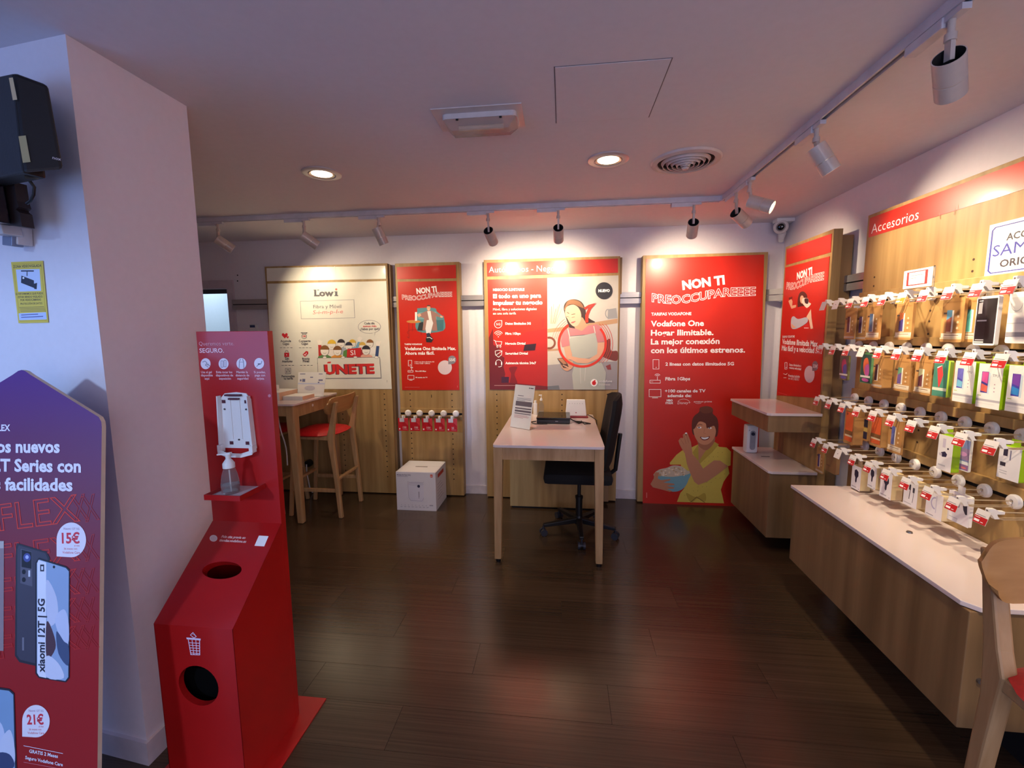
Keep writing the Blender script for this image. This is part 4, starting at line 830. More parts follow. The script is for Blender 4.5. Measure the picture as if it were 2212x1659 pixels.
P_('phone_case', 'kraft-card phone case with long blue phone picture on the third rail', 'phone case', (1919, 1948, 900, 980), .11, .01, KR, a_kraft((90, 100, 170), (110, 120, 180)), w=.09)
def a_usb(q): q.rect(0, 0, 1, 1, (232, 230, 232), 1).poly([(.25, .5), (.5, .45), (.66, .52), (.6, .6), (.34, .62), (.2, .56)], (44, 40, 70), 2).poly([(.1, .53), (.3, .52), (.32, .6), (.15, .6)], (190, 186, 200), 3).ell(.68, .36, .06, .03, (40, 38, 60), 2, 10).rect(.3, .1, .5, .35, (204, 196, 214), 2).rect(.1, .84, .6, .88, (190, 190, 196), 2)
P_('car_charger', 'white and lime box with small dark USB charger picture on the third rail', 'charger', (2027, 2056, 940, 1018), .13, .03, [LIME], a_usb, w=.072)
def a_bl(q): q.rect(.06, .04, .94, .97, (120, 130, 180), 1).rect(.06, .3, .94, .66, (150, 120, 160), 2).ell(.3, .5, .15, .06, (206, 150, 190), 3, 10).ell(.62, .48, .2, .07, (200, 140, 190), 3, 12).rect(.06, .7, .94, .8, (226, 226, 230), 3).rect(.06, .8, .94, .97, (140, 100, 150), 2).ell(.7, .9, .15, .03, (214, 110, 120), 3, 10)
P_('phone_case', 'blue and pink cloud pattern card on the third rail', 'phone case', (2059, 2094, 945, 1016), .10, .006, WCARD, a_bl, w=.085)
def a_bud(q): q.rect(0, 0, 1, 1, (230, 228, 230), 1).rect(.2, .05, .4, .3, (50, 46, 70), 2).rect(.5, .1, .56, .4, (120, 120, 150), 2).rect(.1, .5, .35, .62, (50, 46, 60), 3).rect(.1, .75, .45, .78, (190, 190, 196), 2).rect(.1, .82, .45, .85, (190, 190, 196), 2)
P_('charging_cable', 'white and lime box with cable picture at the right end of the third rail', 'cable', (2162, 2198, 965, 1038), .13, .05, [LIME], a_bud, w=.08)
# bottom rail
P_('phone_case', 'narrow kraft card with violet phone picture, farthest on the bottom rail', 'phone case', (1762, 1780, 966, 1022), .17, .006, KR, a_kraft((84, 60, 120), (80, 56, 110), dim=True), w=.075)
P_('kraft_box', 'plain brown kraft box hanging beside the lower wall cabinet', 'box', (1783, 1808, 968, 1022), .17, .02, M('brown_card', (140, 104, 66), .7), lambda q: q.rect(.1, .72, .5, .76, (110, 76, 50), 1), w=.10)
MNT = (38, 34, 60)
def a_mnt(q): q.rect(0, 0, 1, 1, (232, 230, 236), 1).poly([(.3, .2), (.5, .14), (.72, .22), (.74, .4), (.6, .5), (.58, .66), (.5, .72), (.42, .66), (.42, .5), (.3, .4)], MNT, 2).rect(.06, .88, .6, .92, (170, 168, 180), 2).ell(.85, .93, .05, .02, (150, 150, 160), 2, 8)
TANB = M('tan_white_box', (226, 204, 158), .5)
P_('phone_mount', 'boxed phone mount with black mount picture, farther one on the bottom rail', 'phone mount', (1839, 1860, 1006, 1058), .14, .05, [TANB], a_mnt, w=.075)
P_('phone_mount', 'slim boxed phone mount between two larger ones on the bottom rail', 'phone mount', (1876, 1892, 1006, 1056), .14, .03, [TANB], a_mnt, w=.06)
P_('phone_mount', 'boxed phone mount with black mount picture, nearer one on the bottom rail', 'phone mount', (1901, 1927, 1018, 1077), .14, .05, [TANB], a_mnt, w=.078)
def a_cab(q): q.rect(0, 0, 1, 1, (230, 228, 234), 1).line([(.42, .15), (.46, .35), (.42, .7)], .05, (60, 56, 70), 2).line([(.7, .25), (.72, .5), (.68, .8)], .04, (110, 106, 120), 2).rect(.36, .12, .5, .34, (50, 46, 60), 3).rect(.64, .2, .78, .4, (60, 56, 70), 3).rect(.05, .88, .6, .91, (180, 180, 190), 2)
P_('charging_cable', 'boxed white pack with two thin cables drawn, on the bottom rail', 'cable', (1955, 1979, 1040, 1095), .15, .05, [TANB], a_cab, w=.08)
def a_arc(q): q.rect(0, 0, 1, 1, (232, 230, 236), 1).arc(.55, .4, .22, .22, 90, 270, .06, (176, 170, 206), 2, 12).line([(.62, .1), (.62, .75)], .05, (200, 196, 216), 2).rect(.08, .9, .5, .93, (150, 146, 160), 2)
P_('car_holder', 'boxed pack with pale lilac curved holder picture on the bottom rail', 'phone holder', (2006, 2030, 1064, 1120), .15, .05, [TANB], a_arc, w=.085)
def a_two(q): q.rect(0, 0, 1, 1, (234, 232, 238), 1).poly([(.4, .25), (.55, .22), (.52, .48), (.38, .5)], MNT, 2).poly([(.66, .3), (.86, .28), (.9, .6), (.82, .62), (.72, .5)], MNT, 2).rect(.1, .3, .14, .5, (160, 140, 150), 2).rect(.22, .3, .26, .48, (160, 140, 150), 2).rect(.1, .85, .5, .88, (196, 196, 206), 2)
P_('phone_mount', 'wide white card with two dark clamps pictured, nearest on the bottom rail', 'phone mount', (2045, 2098, 1064, 1132), .13, .012, WCARD, a_two, w=.10)
# card holder sign above the top rail, Samsung card
t = T('info_card', 'small white card with red phone-shaped frame standing above the top rail', 'sign', (BX - .22, 2.12, 1.70))
O('card', MB().box(BX - .222, BX - .219, 2.046, 2.2, 1.712, 1.79), WCARD, t); O('holder', MB().box(BX - .217, BX - .2145, 2.04, 2.2, 1.705, 1.79).box(BX - .219, BX - .19, 2.11, 2.13, 1.7, 1.708), CLEAR, t)
q = Print((BX - .222, 2.2, 1.79), NG, None, U=Vector((0, -.154, 0)), V=Vector((0, 0, -.078)))
q.rect(.12, .1, .86, .86, (206, 40, 40), 1).rect(.2, .15, .77, .81, (238, 236, 232), 2).rect(.26, .3, .7, .345, (200, 110, 110), 3).rect(.26, .45, .48, .49, (200, 110, 110), 3).rect(.26, .65, .64, .68, (190, 160, 160), 3); q.build('print', t)
t = T('brand_sign', 'white card sign with blue border reading ACCESORIOS, SAMSUNG, ORIGINALES', 'sign', (BX - .02, 1.88, 1.74))
O('card', MB().box(BX - .006, BX - .0006, 1.69, 2.072, 1.742, 1.952), WCARD, t)
q = Print((BX - .006, 2.072, 1.952), NG, None, U=Vector((0, -.382, 0)), V=Vector((0, 0, -.21)))
BLU = (46, 50, 140)
q.line([(.07, .07), (.93, .07), (.96, .12), (.96, .88), (.93, .93), (.07, .93), (.04, .88), (.04, .12)], .018, BLU, 1, True)
q.poly([(0, 0), (1, 0), (1, .001), (0, .001)], BLU, 0)
def flipt(st, x0, x1, yb, c, bold, h): q.text(st, (x0, yb), (x1, yb), c, bold, h=-h)
flipt('ACCESORIOS', .2, .8, .36, (44, 38, 52), .02, .13); flipt('SAMSUNG', .07, .93, .62, BLU, 0, .22); flipt('ORIGINALES', .16, .84, .84, (48, 42, 56), .02, .14); q.build('lettering', t)
# ---- gift cards on the narrow red panel
for k, (xc, amt) in enumerate(((-1.43, '150'), (-1.32, '100'), (-1.205, '100'), (-1.09, '50'), (-.975, '25'))):
    t = T('gift_card', 'red recharge card hook under the armchair poster, %s of five from the left' % ORD[k] if False else 'red %s card hanging %s under the armchair poster' % (amt, ('at the far left', 'second from the left', 'in the middle', 'fourth from the left', 'at the far right')[k]), 'gift card', (xc, DP - .09, .79), group='red gift cards under the narrow red poster')
    hx = T('peg_hook', 'white peg hook behind the %s red card under the armchair poster' % ('leftmost', 'second', 'middle', 'fourth', 'rightmost')[k], 'hook', (xc, DP - .014, .80), group='peg hooks under the narrow red poster')
    O('base_disc', MB().lathe((xc, DP - .0145, .80), (xc, DP - .03, .80), [(0, .030), (.5, .030), (1, .02), (1, 0)], 22), WHT, hx, smooth=True)
    O('wire', MB().tube([(xc, DP - .028, .792), (xc, DP - .14, .788)], .002), CHR, hx)
    O('price_head', MB().box(xc - .008, xc + .008, DP - .165, DP - .135, .775, .80, bev=.003), WHT, hx)
    xo = xc - .012
    O('card', MB().box(xo - .047, xo + .047, DP - .124, DP - .118, .655, .772), M('card_red', (206, 30, 44), .35), t); O('hang_tab', MB().box(xo - .012, xo + .02, DP - .1235, DP - .1215, .77, .797), WHT, t)
    q = Print((xo - .047, DP - .124, .772), NB, None, U=Vector((.094, 0, 0)), V=Vector((0, 0, -.117)))
    q.rect(0.15, .0, .62, .3, (206, 204, 214), 3).text(amt, (.45, .8), (.45 + .12 * len(amt), .8), (240, 200, 200), .02, h=-.16).ell(.14, .85, .07, .06, PW, 2, 14).rect(.45, .86, .9, .89, (232, 150, 160), 2).poly([(.3, .0), (1, 0), (1, .6)], (220, 60, 66), 1); q.build('print', t)
# ================================================================== WHITE TABLE AND WHAT STANDS ON IT
t = T('desk', 'tall white-topped oak desk in the middle of the shop', 'desk', (-.09, 3.32, 0))
X0, X1, Y0, Y1, ZT = -.452, .268, 2.768, 3.895, .81
cx_, cy_ = (X0 + X1) / 2, (Y0 + Y1) / 2
O('tabletop', MB().rprism((cx_, cy_, ZT - .018), X1 - X0, Y1 - Y0, .022, (1, 0, 0), (0, 1, 0), (0, 0, .018), seg=5), WGL, t, bevel=.002)
for nm, a in (('apron', (X0 + .06, X1 - .06, Y0 + .012, Y0 + .034)), ('apron', (X0 + .012, X0 + .034, Y0 + .06, Y1 - .06)), ('apron', (X1 - .034, X1 - .012, Y0 + .06, Y1 - .06))):
    O(nm, MB().box(*a, .71, .7915), OAKS, t)
for sx, sy in ((0, 0), (1, 0)):
    xa = X0 + .003 if sx == 0 else X1 - .003; ya = Y0 + .006 if sy == 0 else Y1 - .006; dx = 1 if sx == 0 else -1; dy = 1 if sy == 0 else -1
    b = MB(); top = [(xa, ya), (xa + dx * .062, ya), (xa + dx * .062, ya + dy * .062), (xa, ya + dy * .062)]; xb = xa; yb = ya
    bot = [(xb, yb), (xb + dx * .044, yb), (xb + dx * .044, yb + dy * .044), (xb, yb + dy * .044)]
    b.raw([(*q_, .7915) for q_ in top] + [(*q_, .022) for q_ in bot], [(0, 1, 2, 3), (4, 7, 6, 5), (0, 4, 5, 1), (1, 5, 6, 2), (2, 6, 7, 3), (3, 7, 4, 0)])
    lg = O('leg', b, OAKS, t, bevel=.004)
    O('foot_pad', MB().cyl((xb + dx * .022, yb + dy * .022, 0), (xb + dx * .022, yb + dy * .022, .022), .016, .019, 16), BLK, lg, smooth=True, world=True)
t = T('storage_cabinet', 'low oak cabinet under the desk against the business panel', 'cabinet', (-.07, 3.8, 0))
O('body', MB().box(-.455, .285, 3.712, DP - .001, .016, .7095), OAK, t, bevel=.002); O('plinth', MB().box(-.44, .28, 3.73, DP - .001, 0, .016), DRK, t)
O('side_board', MB().box(.285, .41, 3.85, DP - .001, .03, .66), OAKX, t, bevel=.002)
# office chair, turned to the left
t = T('office_chair', 'black office chair on five castors tucked under the desk from the right', 'chair', (.13, 3.30, 0))
hub = Vector((.13, 3.30, 0))
O('hub', MB().lathe((.13, 3.30, .06), (.13, 3.30, .13), [(0, 0), (0, .03), (.6, .034), (1, .026), (1, 0)], 20), BLK, t, smooth=True)
for k, tg in enumerate(((-.15, 3.205), (.141, 2.995), (.408, 3.19), (-.062, 3.594), (.31, 3.56))):
    dv = (Vector((*tg, 0)) - hub); dv = dv.normalized(); e_ = hub + dv * .285
    st = O('star_leg', MB().beam(hub + dv * .02 + Vector((0, 0, .095)), e_ + Vector((0, 0, .078)), .045, .04, dv.cross(Vector((0, 0, 1))), w1=.03, h1=.024), BLK, t, bevel=.004)
    sd = dv.cross(Vector((0, 0, 1))).normalized()
    b = MB()
    for s_ in (-1, 1): b.cyl(e_ + sd * s_ * .010 + Vector((0, 0, .026)), e_ + sd * s_ * .027 + Vector((0, 0, .026)), .026, seg=18)
    b.cyl(e_ + sd * -.012 + Vector((0, 0, .026)), e_ + sd * .012 + Vector((0, 0, .026)), .012, seg=12).cyl(e_ + Vector((0, 0, .026)), e_ + Vector((0, 0, .076)), .007, seg=10)
    O('castor', b, M('castor_grey', (44, 46, 58), .5), st, smooth=True)
O('gas_lift', MB().lathe((.13, 3.30, .12), (.13, 3.30, .45), [(0, 0), (0, .026), (.45, .026), (.45, .03), (.5, .03), (.5, .014), (1, .014), (1, 0)], 20), BLK, t, smooth=True)
O('mechanism', MB().box(.02, .24, 3.22, 3.38, .42, .452, bev=.006), BLK, t)
b = MB(); prof = []
for k in range(13):
    a = k / 12; prof.append(a)
O('seat', MB().box(-.135, .36, 3.06, 3.54, .445, .53, bev=.035), BLF, t, smooth=True)
# backrest: gently curved pad
def pad(cx, cz, w, h, th, bulge, lean, base, mat, rot=0):
    vs = []; fs = []; nx, nz = 9, 9
    for side in (0, 1):
        for i in range(nx):
            for j in range(nz):
                u_ = i / (nx - 1) * 2 - 1; v_ = j / (nz - 1) * 2 - 1
                sc = (1 - abs(v_) ** 4 * .14); uu = u_ * w / 2 * sc; vv = v_ * h / 2 * (1 - abs(u_) ** 4 * .10)
                e_ = (1 - u_ ** 6) * (1 - v_ ** 6)
                d_ = -bulge * u_ * u_ + (th / 2 * (.35 + .65 * e_)) * (1 if side else -1)
                vs.append((base[0] + d_ + lean * (vv) + cx, base[1] + uu, base[2] + vv))
    id_ = lambda s_, i, j: s_ * nx * nz + i * nz + j
    for s_ in (0, 1):
        for i in range(nx - 1):
            for j in range(nz - 1):
                f_ = [id_(s_, i, j), id_(s_, i + 1, j), id_(s_, i + 1, j + 1), id_(s_, i, j + 1)]; fs.append(f_ if s_ else f_[::-1])
    for i in range(nx - 1): fs += [[id_(0, i, 0), id_(1, i, 0), id_(1, i + 1, 0), id_(0, i + 1, 0)], [id_(0, i, nz - 1), id_(0, i + 1, nz - 1), id_(1, i + 1, nz - 1), id_(1, i, nz - 1)]]
    for j in range(nz - 1): fs += [[id_(0, 0, j), id_(0, 0, j + 1), id_(1, 0, j + 1), id_(1, 0, j)], [id_(0, nx - 1, j), id_(1, nx - 1, j), id_(1, nx - 1, j + 1), id_(0, nx - 1, j + 1)]]
    return MB().raw(vs, fs)
O('backrest', pad(0, 0, .44, .56, .07, .05, .16, (.375, 3.30, .80), BLF, 0), BLF, t, smooth=True)
O('back_bracket', MB().tube([(.22, 3.30, .44), (.34, 3.30, .45), (.40, 3.30, .50), (.412, 3.30, .62), (.43, 3.30, .78)], .016, 8), BLK, t, smooth=True)
# sign holder
t = T('leaflet_stand', 'tilted clear acrylic holder with printed price sheet at the front left of the desk', 'sign holder', (-.31, 3.25, ZT))
o_ = Vector((-.243, 3.22, ZT)); d_ = (Vector((-.399, 3.321, ZT)) - o_).normalized(); nn = Vector((d_.y, -d_.x, 0)); 
if nn.dot(CAM - o_) < 0: nn = -nn
up_ = (Vector((0, 0, 1)) - nn * .22).normalized(); H_ = .33; Wd = .19
crn = [o_, o_ + d_ * Wd, o_ + d_ * Wd + up_ * H_, o_ + up_ * H_]; crn = [c_ + Vector((0, 0, .003)) for c_ in crn]
nrm = d_.cross(up_); nrm = nrm if nrm.dot(CAM - o_) > 0 else -nrm
O('sheet', MB().prism(crn, nrm * -.0015), WCARD, t); O('acrylic_foot', MB().prism([crn[0] - nrm * .003, crn[1] - nrm * .003, crn[1] - nn * .09 - Vector((0, 0, .002)), crn[0] - nn * .09 - Vector((0, 0, .002))], (0, 0, .002)), CLEAR, t)
q = Print(crn[3 - 1], nrm, None, U=-d_ * Wd, V=-up_ * H_)
G1, G2 = (96, 92, 104), (150, 146, 160)
q.ell(.74, .06, .025, .014, (60, 60, 70), 1, 12).rect(.79, .052, .94, .07, (60, 60, 70), 1).rect(.2, .245, .5, .258, G1, 1)
for yy, x1 in ((.3, .9), (.32, .86), (.34, .9), (.36, .6)): q.rect(.17, yy, x1, yy + .008, G2, 1)
for y0, y1 in ((.38, .49), (.53, .56), (.585, .63), (.655, .675)): q.rect(.14, y0, .96, y1, G1, 1).lines(.16, .94, [y0 + .01 + k * .02 for k in range(int((y1 - y0) / .02))], .004, (150, 120, 120), 2)
for yy, x1 in ((.7, .8), (.72, .9), (.74, .86), (.76, .6)): q.rect(.14, yy, x1, yy + .008, (200, 150, 150), 1)
q.build('print', t)
# laptop (closed, on a black stand), charger cable
t = T('laptop', 'closed glossy black laptop lying on the desk', 'laptop', (-.07, 3.55, ZT))
O('base', MB().box(-.205, .06, 3.46, 3.72, ZT + .004, ZT + .034, bev=.004), BLK, t)
O('lid', MB().box(-.207, .062, 3.458, 3.722, ZT + .036, ZT + .05, bev=.004), M('black_gloss', (12, 12, 16), .1), t)
O('hinge', MB().cyl((-.19, 3.722, ZT + .04), (.045, 3.722, ZT + .04), .009, seg=12), BLK, t, smooth=True)
q = Print((-.205, 3.457, ZT + .034), NB, None, U=Vector((.27, 0, 0)), V=Vector((0, 0, -.03))); q.rect(.55, .3, .63, .5, (150, 150, 158), 1); q.build('badge', t)
tag(O('charger_cable', MB().tube([(.06, 3.60, ZT + .02), (.09, 3.58, ZT + .006), (.13, 3.52, ZT + .006), (.16, 3.49, ZT + .012), (.13, 3.47, ZT + .006), (.10, 3.50, ZT + .016), (.14, 3.55, ZT + .006), (.19, 3.50, ZT + .006), (.22, 3.47, ZT + .006), (.17, 3.45, ZT + .006), (.15, 3.50, ZT + .02)], .0042, 8), BLK, smooth=True), 'coiled black charger cable to the right of the laptop', 'cable')
tag(O('mouse_cable', MB().tube([(-.214, 3.53, ZT + .006), (-.235, 3.52, ZT + .006), (-.25, 3.50, ZT + .006), (-.24, 3.46, ZT + .006), (-.215, 3.43, ZT + .006), (-.16, 3.425, ZT + .006), (-.12, 3.44, ZT + .006)], .004, 8), BLK, smooth=True), 'black cable loop at the left front corner of the laptop', 'cable')
# router
t = T('router', 'white upright router with a row of small icons on a red base', 'router', (.11, 3.78, ZT))
O('base', MB().box(.03, .215, 3.72, 3.82, ZT, ZT + .014, bev=.003), M('dark_red_plastic', (150, 34, 40), .4), t)
b = MB().prism([(.025, 3.74, ZT + .0145), (.205, 3.74, ZT + .0145), (.192, 3.775, ZT + .15), (.036, 3.775, ZT + .15)], (0, .028, 0)); O('body', b, WHT, t, bevel=.004)
fn = Vector((0, -1, .26)).normalized(); q = Print((.025, 3.74, ZT + .0145), fn, None, U=Vector((.18, 0, 0)), V=Vector((0, .035, .1355)))
for k in range(6): q.ell(.2 + k * .12, .76, .015, .02, (150, 150, 164), 1, 8)
q.ell(.5, .2, .03, .035, (170, 60, 66), 1, 12); q.build('icons', t)
tag(O('router_cable', MB().tube([(.215, 3.77, ZT + .02), (.24, 3.78, ZT + .008), (.262, 3.70, ZT + .005), (.283, 3.66, ZT - .004), (.286, 3.65, ZT - .12), (.288, 3.62, .35)], .0035, 8), BLK, smooth=True), 'thin black cable running from the router over the desk edge', 'cable')
def pump(x, y, z, lab, h, r, liquid, capc=WHT):
    t = T('pump_bottle', lab, 'bottle', (x, y, z))
    O('body', MB().lathe((x, y, z), (x, y, z + h), [(0, 0), (0, r * .92), (.04, r), (.7, r), (.86, r * .6), (.9, r * .42), (1, r * .42), (1, 0)], 24), CLEAR if liquid is not None else WHT, t, smooth=True)
    if liquid is not None: O('liquid', MB().lathe((x, y, z + .003), (x, y, z + h * .3), [(0, 0), (0, r * .88), (1, r * .93), (1, 0)], 24), liquid, t, smooth=True)
    O('collar', MB().lathe((x, y, z + h * .97), (x, y, z + h * 1.12), [(0, r * .5), (.6, r * .5), (1, r * .3), (1, 0)], 20), capc, t, smooth=True)
    O('pump_head', MB().cyl((x, y, z + h * 1.12), (x, y, z + h * 1.28), r * .14, seg=10).box(x - r * .9, x + r * .3, y - r * .2, y + r * .2, z + h * 1.27, z + h * 1.34, bev=.002), capc, t, smooth=True); return t
pump(-.185, 3.80, ZT, 'slim clear pump bottle behind the laptop, taller of the two', .14, .023, M('water_gel', (220, 226, 226), .05, trans=.9))
t = T('hand_gel_bottle', 'short white labelled gel bottle beside the taller pump bottle', 'bottle', (-.24, 3.83, ZT))
O('body', MB().rprism((-.238, 3.84, ZT), .035, .03, .008, (1, 0, 0), (0, 1, 0), (0, 0, .105)), WHT, t, smooth=False); O('cap', MB().cyl((-.238, 3.84, ZT + .105), (-.238, 3.84, ZT + .13), .011, seg=14), WHT, t, smooth=True)
# ================================================================== BOX, BAR TABLE, STOOLS
t = T('appliance_box', 'white cardboard air fryer box standing on the floor under the gift cards', 'box', (-1.265, 3.73, 0))
O('carton', MB().box(-1.437, -1.083, 3.57, 3.905, 0, .345), M('white_carton', (226, 224, 230), .5, var=.01), t, bevel=.002)
O('top_flap', MB().box(-1.43, -1.09, 3.573, 3.74, .3455, .3475), M('white_carton', (0, 0, 0)), t); O('top_flap', MB().box(-1.43, -1.09, 3.742, 3.90, .3455, .3475), M('white_carton', (0, 0, 0)), t)
O('handle_slot', MB().box(-1.31, -1.20, 3.715, 3.73, .3474, .3479), M('slot_brown', (90, 80, 70), .8), t)
q = Print((-1.437, 3.57, .345), NB, None, U=Vector((.354, 0, 0)), V=Vector((0, 0, -.345)))
GR = (170, 168, 180)
q.text('Mi Smart Air Fryer (3.5L)', (.03, .09), (.38, .09), (110, 108, 130), .02, h=-.035).rect(.03, .11, .3, .12, GR, 1).rect(.87, .05, .93, .12, (226, 80, 50), 1).text('mi', (.88, .1), (.92, .1), PW, .02, lay=3, h=-.03)
q.ell(.5, .3, .2, .06, (214, 212, 224), 2, 24).poly([(.3, .3), (.7, .3), (.69, .68), (.65, .76), (.38, .76), (.31, .68)], (222, 220, 232), 1).arc(.5, .24, .2, .035, 0, 180, .006, GR, 3).line([(.3, .24), (.31, .66), (.36, .74), (.65, .74), (.69, .66)], .006, GR, 3).ell(.57, .36, .035, .038, (50, 50, 80), 4, 20).rect(.56, .5, .585, .64, (190, 188, 200), 4).rect(.565, .5, .575, .68, (120, 118, 130), 5)
for k in range(8): q.ell(.12 + k * .09, .86, .01, .01, GR, 2, 6).rect(.09 + k * .095, .9, .14 + k * .095, .912, GR, 2)
q.rect(.83, .84, .92, .865, GR, 2); q.build('print', t)
q = Print((-1.083, 3.57, .345), (1, 0, 0), None, U=Vector((0, .335, 0)), V=Vector((0, 0, -.345)))
q.rect(.2, .1, .75, .2, (196, 44, 40), 1)
for k in range(6): q.rect(.15, .35 + k * .08, .5 + .1 * (k % 3), .365 + k * .08, GR, 1)
q.build('side_print', t)
t = T('bar_table', 'high oak bar table with white top in front of the pale poster panel', 'table', (-2.45, 3.56, 0))
bx0, bx1, by0, by1, bz = -2.78, -2.105, 3.205, 3.90, .99
O('tabletop', MB().rprism(((bx0 + bx1) / 2, (by0 + by1) / 2, bz - .016), bx1 - bx0, by1 - by0, .025, (1, 0, 0), (0, 1, 0), (0, 0, .016)), WGL, t, bevel=.002)
O('apron', MB().box(bx0 + .05, bx1 - .07, by0 + .015, by0 + .037, bz - .10, bz - .0165), OAKS, t)
ap = O('apron', MB().box(bx1 - .04, bx1 - .018, by0 + .07, by1 - .06, bz - .115, bz - .0165), OAKS, t); O('apron', MB().box(bx0 + .05, bx1 - .07, by1 - .037, by1 - .015, bz - .10, bz - .0165), OAKS, t)
O('screw_cover', MB().cyl((bx1 - .018, 3.50, bz - .055), (bx1 - .0165, 3.50, bz - .055), .012, seg=12), WHT, ap, smooth=True)
for sx, sy in ((0, 0), (1, 0), (0, 1), (1, 1)):
    xa = bx0 + .01 if sx == 0 else bx1 - .012; ya = by0 + .012 if sy == 0 else by1 - .012; dx = 1 if sx == 0 else -1; dy = 1 if sy == 0 else -1
    ox = -.02 * dx; oy = 0
    top = [(xa, ya), (xa + dx * .075, ya), (xa + dx * .075, ya + dy * .075), (xa, ya + dy * .075)]; bot = [(xa + ox, ya), (xa + ox + dx * .05, ya), (xa + ox + dx * .05, ya + dy * .05), (xa + ox, ya + dy * .05)]
    O('leg', MB().raw([(*q_, bz - .0165) for q_ in top] + [(*q_, 0) for q_ in bot], [(0, 1, 2, 3), (4, 7, 6, 5), (0, 4, 5, 1), (1, 5, 6, 2), (2, 6, 7, 3), (3, 7, 4, 0)]), OAKS, t, bevel=.01)
def make_stool(loc, rz, lab):
    """stool whose seat faces local +Y, backrest at local -Y"""
    t = T('bar_stool', lab, 'stool', (0, 0, 0)); w = .185
    for s_ in (-1, 1):
        xs = s_ * w
        b = MB()
        pts = [(-.225, 0, .032), (-.205, .30, .036), (-.175, .62, .046), (-.172, .70, .060), (-.185, .76, .046), (-.212, .90, .034), (-.232, .985, .028)]
        ring = []
        for yv, zv, wd in pts: ring.append((yv, zv, wd))
        vs = []; fs = []
        for yv, zv, wd in ring:
            for a, c_ in ((-1, -1), (1, -1), (1, 1), (-1, 1)): vs.append((xs + a * .018, yv + c_ * wd / 2, zv))
        for k in range(len(ring) - 1):
            for e_ in range(4): fs.append([k * 4 + e_, k * 4 + (e_ + 1) % 4, (k + 1) * 4 + (e_ + 1) % 4, (k + 1) * 4 + e_])
        fs += [[3, 2, 1, 0], [len(vs) - 4, len(vs) - 3, len(vs) - 2, len(vs) - 1]]
        O('rear_leg', b.raw(vs, fs), OAKS, t, bevel=.006)
        O('front_leg', MB().beam((xs, .225, 0), (xs * .93, .165, .672), .028, .030, (1, 0, 0), h1=.036), OAKS, t, bevel=.006)
        O('seat_rail', MB().beam((xs, -.165, .682), (xs * .94, .175, .690), .026, .038, (1, 0, 0)), OAKS, t, bevel=.005)
        O('stretcher', MB().beam((xs, -.205, .235), (xs, .205, .235), .020, .030, (1, 0, 0)), OAKS, t, bevel=.003)
    O('cross_rail', MB().box(-w, w, .155, .180, .665, .70), OAKS, t, bevel=.004); O('foot_rest', MB().beam((-w, .198, .30), (w, .198, .30), .032, .022, (0, 1, 0)), OAKS, t, bevel=.004); O('foot_rest', MB().beam((-w, -.204, .33), (w, -.204, .33), .026, .020, (0, 1, 0)), OAKS, t, bevel=.004)
    # seat pad: rounded shield, domed
    n = 28; vs = [(0, 0, .742)]; fs = []
    rings = [(.35, .74), (.7, .734), (.9, .722), (1.0, .706), (.93, .694), (.0, .694)]
    def sp(a, r): 
        cx = math.cos(a); sy = math.sin(a); k = (abs(cx) ** 3 + abs(sy) ** 3) ** (-1 / 3)
        return (.222 * cx * k * r, .215 * sy * k * r + .01)
    for r_, z_ in rings:
        for k in range(n): p_ = sp(2 * PI * k / n, max(r_, .001)); vs.append((p_[0], p_[1], z_))
    for k in range(n): fs.append([0, 1 + k, 1 + (k + 1) % n])
    for q_ in range(len(rings) - 1):
        for k in range(n): j = (k + 1) % n; fs.append([1 + q_ * n + k, 1 + (q_ + 1) * n + k, 1 + (q_ + 1) * n + j, 1 + q_ * n + j])
    O('seat', MB().raw(vs, fs), REDV, t, smooth=True)
    # bent plywood back: curved sheet with large round lower corners
    vs = []; fs = []; nx, nz = 25, 7; W2 = .245; z0, z1 = .880, 1.022
    for s_ in (0, 1):
        for i in range(nx):
            u_ = math.sin(PI / 2 * (-1 + 2 * i / (nx - 1)))
            for j in range(nz):
                v_ = -1 + 2 * j / (nz - 1); hh = max(.10, (1 - abs(u_) ** 12)) ** .36
                z = (z0 + z1) / 2 + v_ * (z1 - z0) / 2 * hh; xx = u_ * W2 * (1 - abs(v_) ** 5 * .06)
                vs.append((xx, -.236 + .045 * u_ * u_ + (-.0055 if s_ == 0 else .0055) - .02 * v_ + .018, z))
    id_ = lambda s_, i, j: s_ * nx * nz + i * nz + j
    for s_ in (0, 1):
        for i in range(nx - 1):
            for j in range(nz - 1): f_ = [id_(s_, i, j), id_(s_, i + 1, j), id_(s_, i + 1, j + 1), id_(s_, i, j + 1)]; fs.append(f_ if s_ == 0 else f_[::-1])
    for i in range(nx - 1): fs += [[id_(0, i, 0), id_(1, i, 0), id_(1, i + 1, 0), id_(0, i + 1, 0)], [id_(0, i, nz - 1), id_(0, i + 1, nz - 1), id_(1, i + 1, nz - 1), id_(1, i, nz - 1)]]
    for j in range(nz - 1): fs += [[id_(0, 0, j), id_(0, 0, j + 1), id_(1, 0, j + 1), id_(1, 0, j)], [id_(0, nx - 1, j), id_(1, nx - 1, j), id_(1, nx - 1, j + 1), id_(0, nx - 1, j + 1)]]
    O('backrest', MB().raw(vs, fs), PLY, t, smooth=True)
    t.matrix_basis = Matrix.Translation(Vector(loc)) @ Matrix.Rotation(rz, 4, 'Z'); t['group'] = 'oak bar stools with red seats'
    return t
st = make_stool((-2.07, 3.55, 0), PI / 2, 'oak bar stool with red seat on the right side of the bar table')
dup(st, (-2.60, 3.56, 0), -PI / 2, 'oak bar stool with red seat mostly hidden behind the bar table leg')
dup(st, (1.235, .93, 0), PI - .08, 'oak bar stool with red seat cut off at the lower right corner')
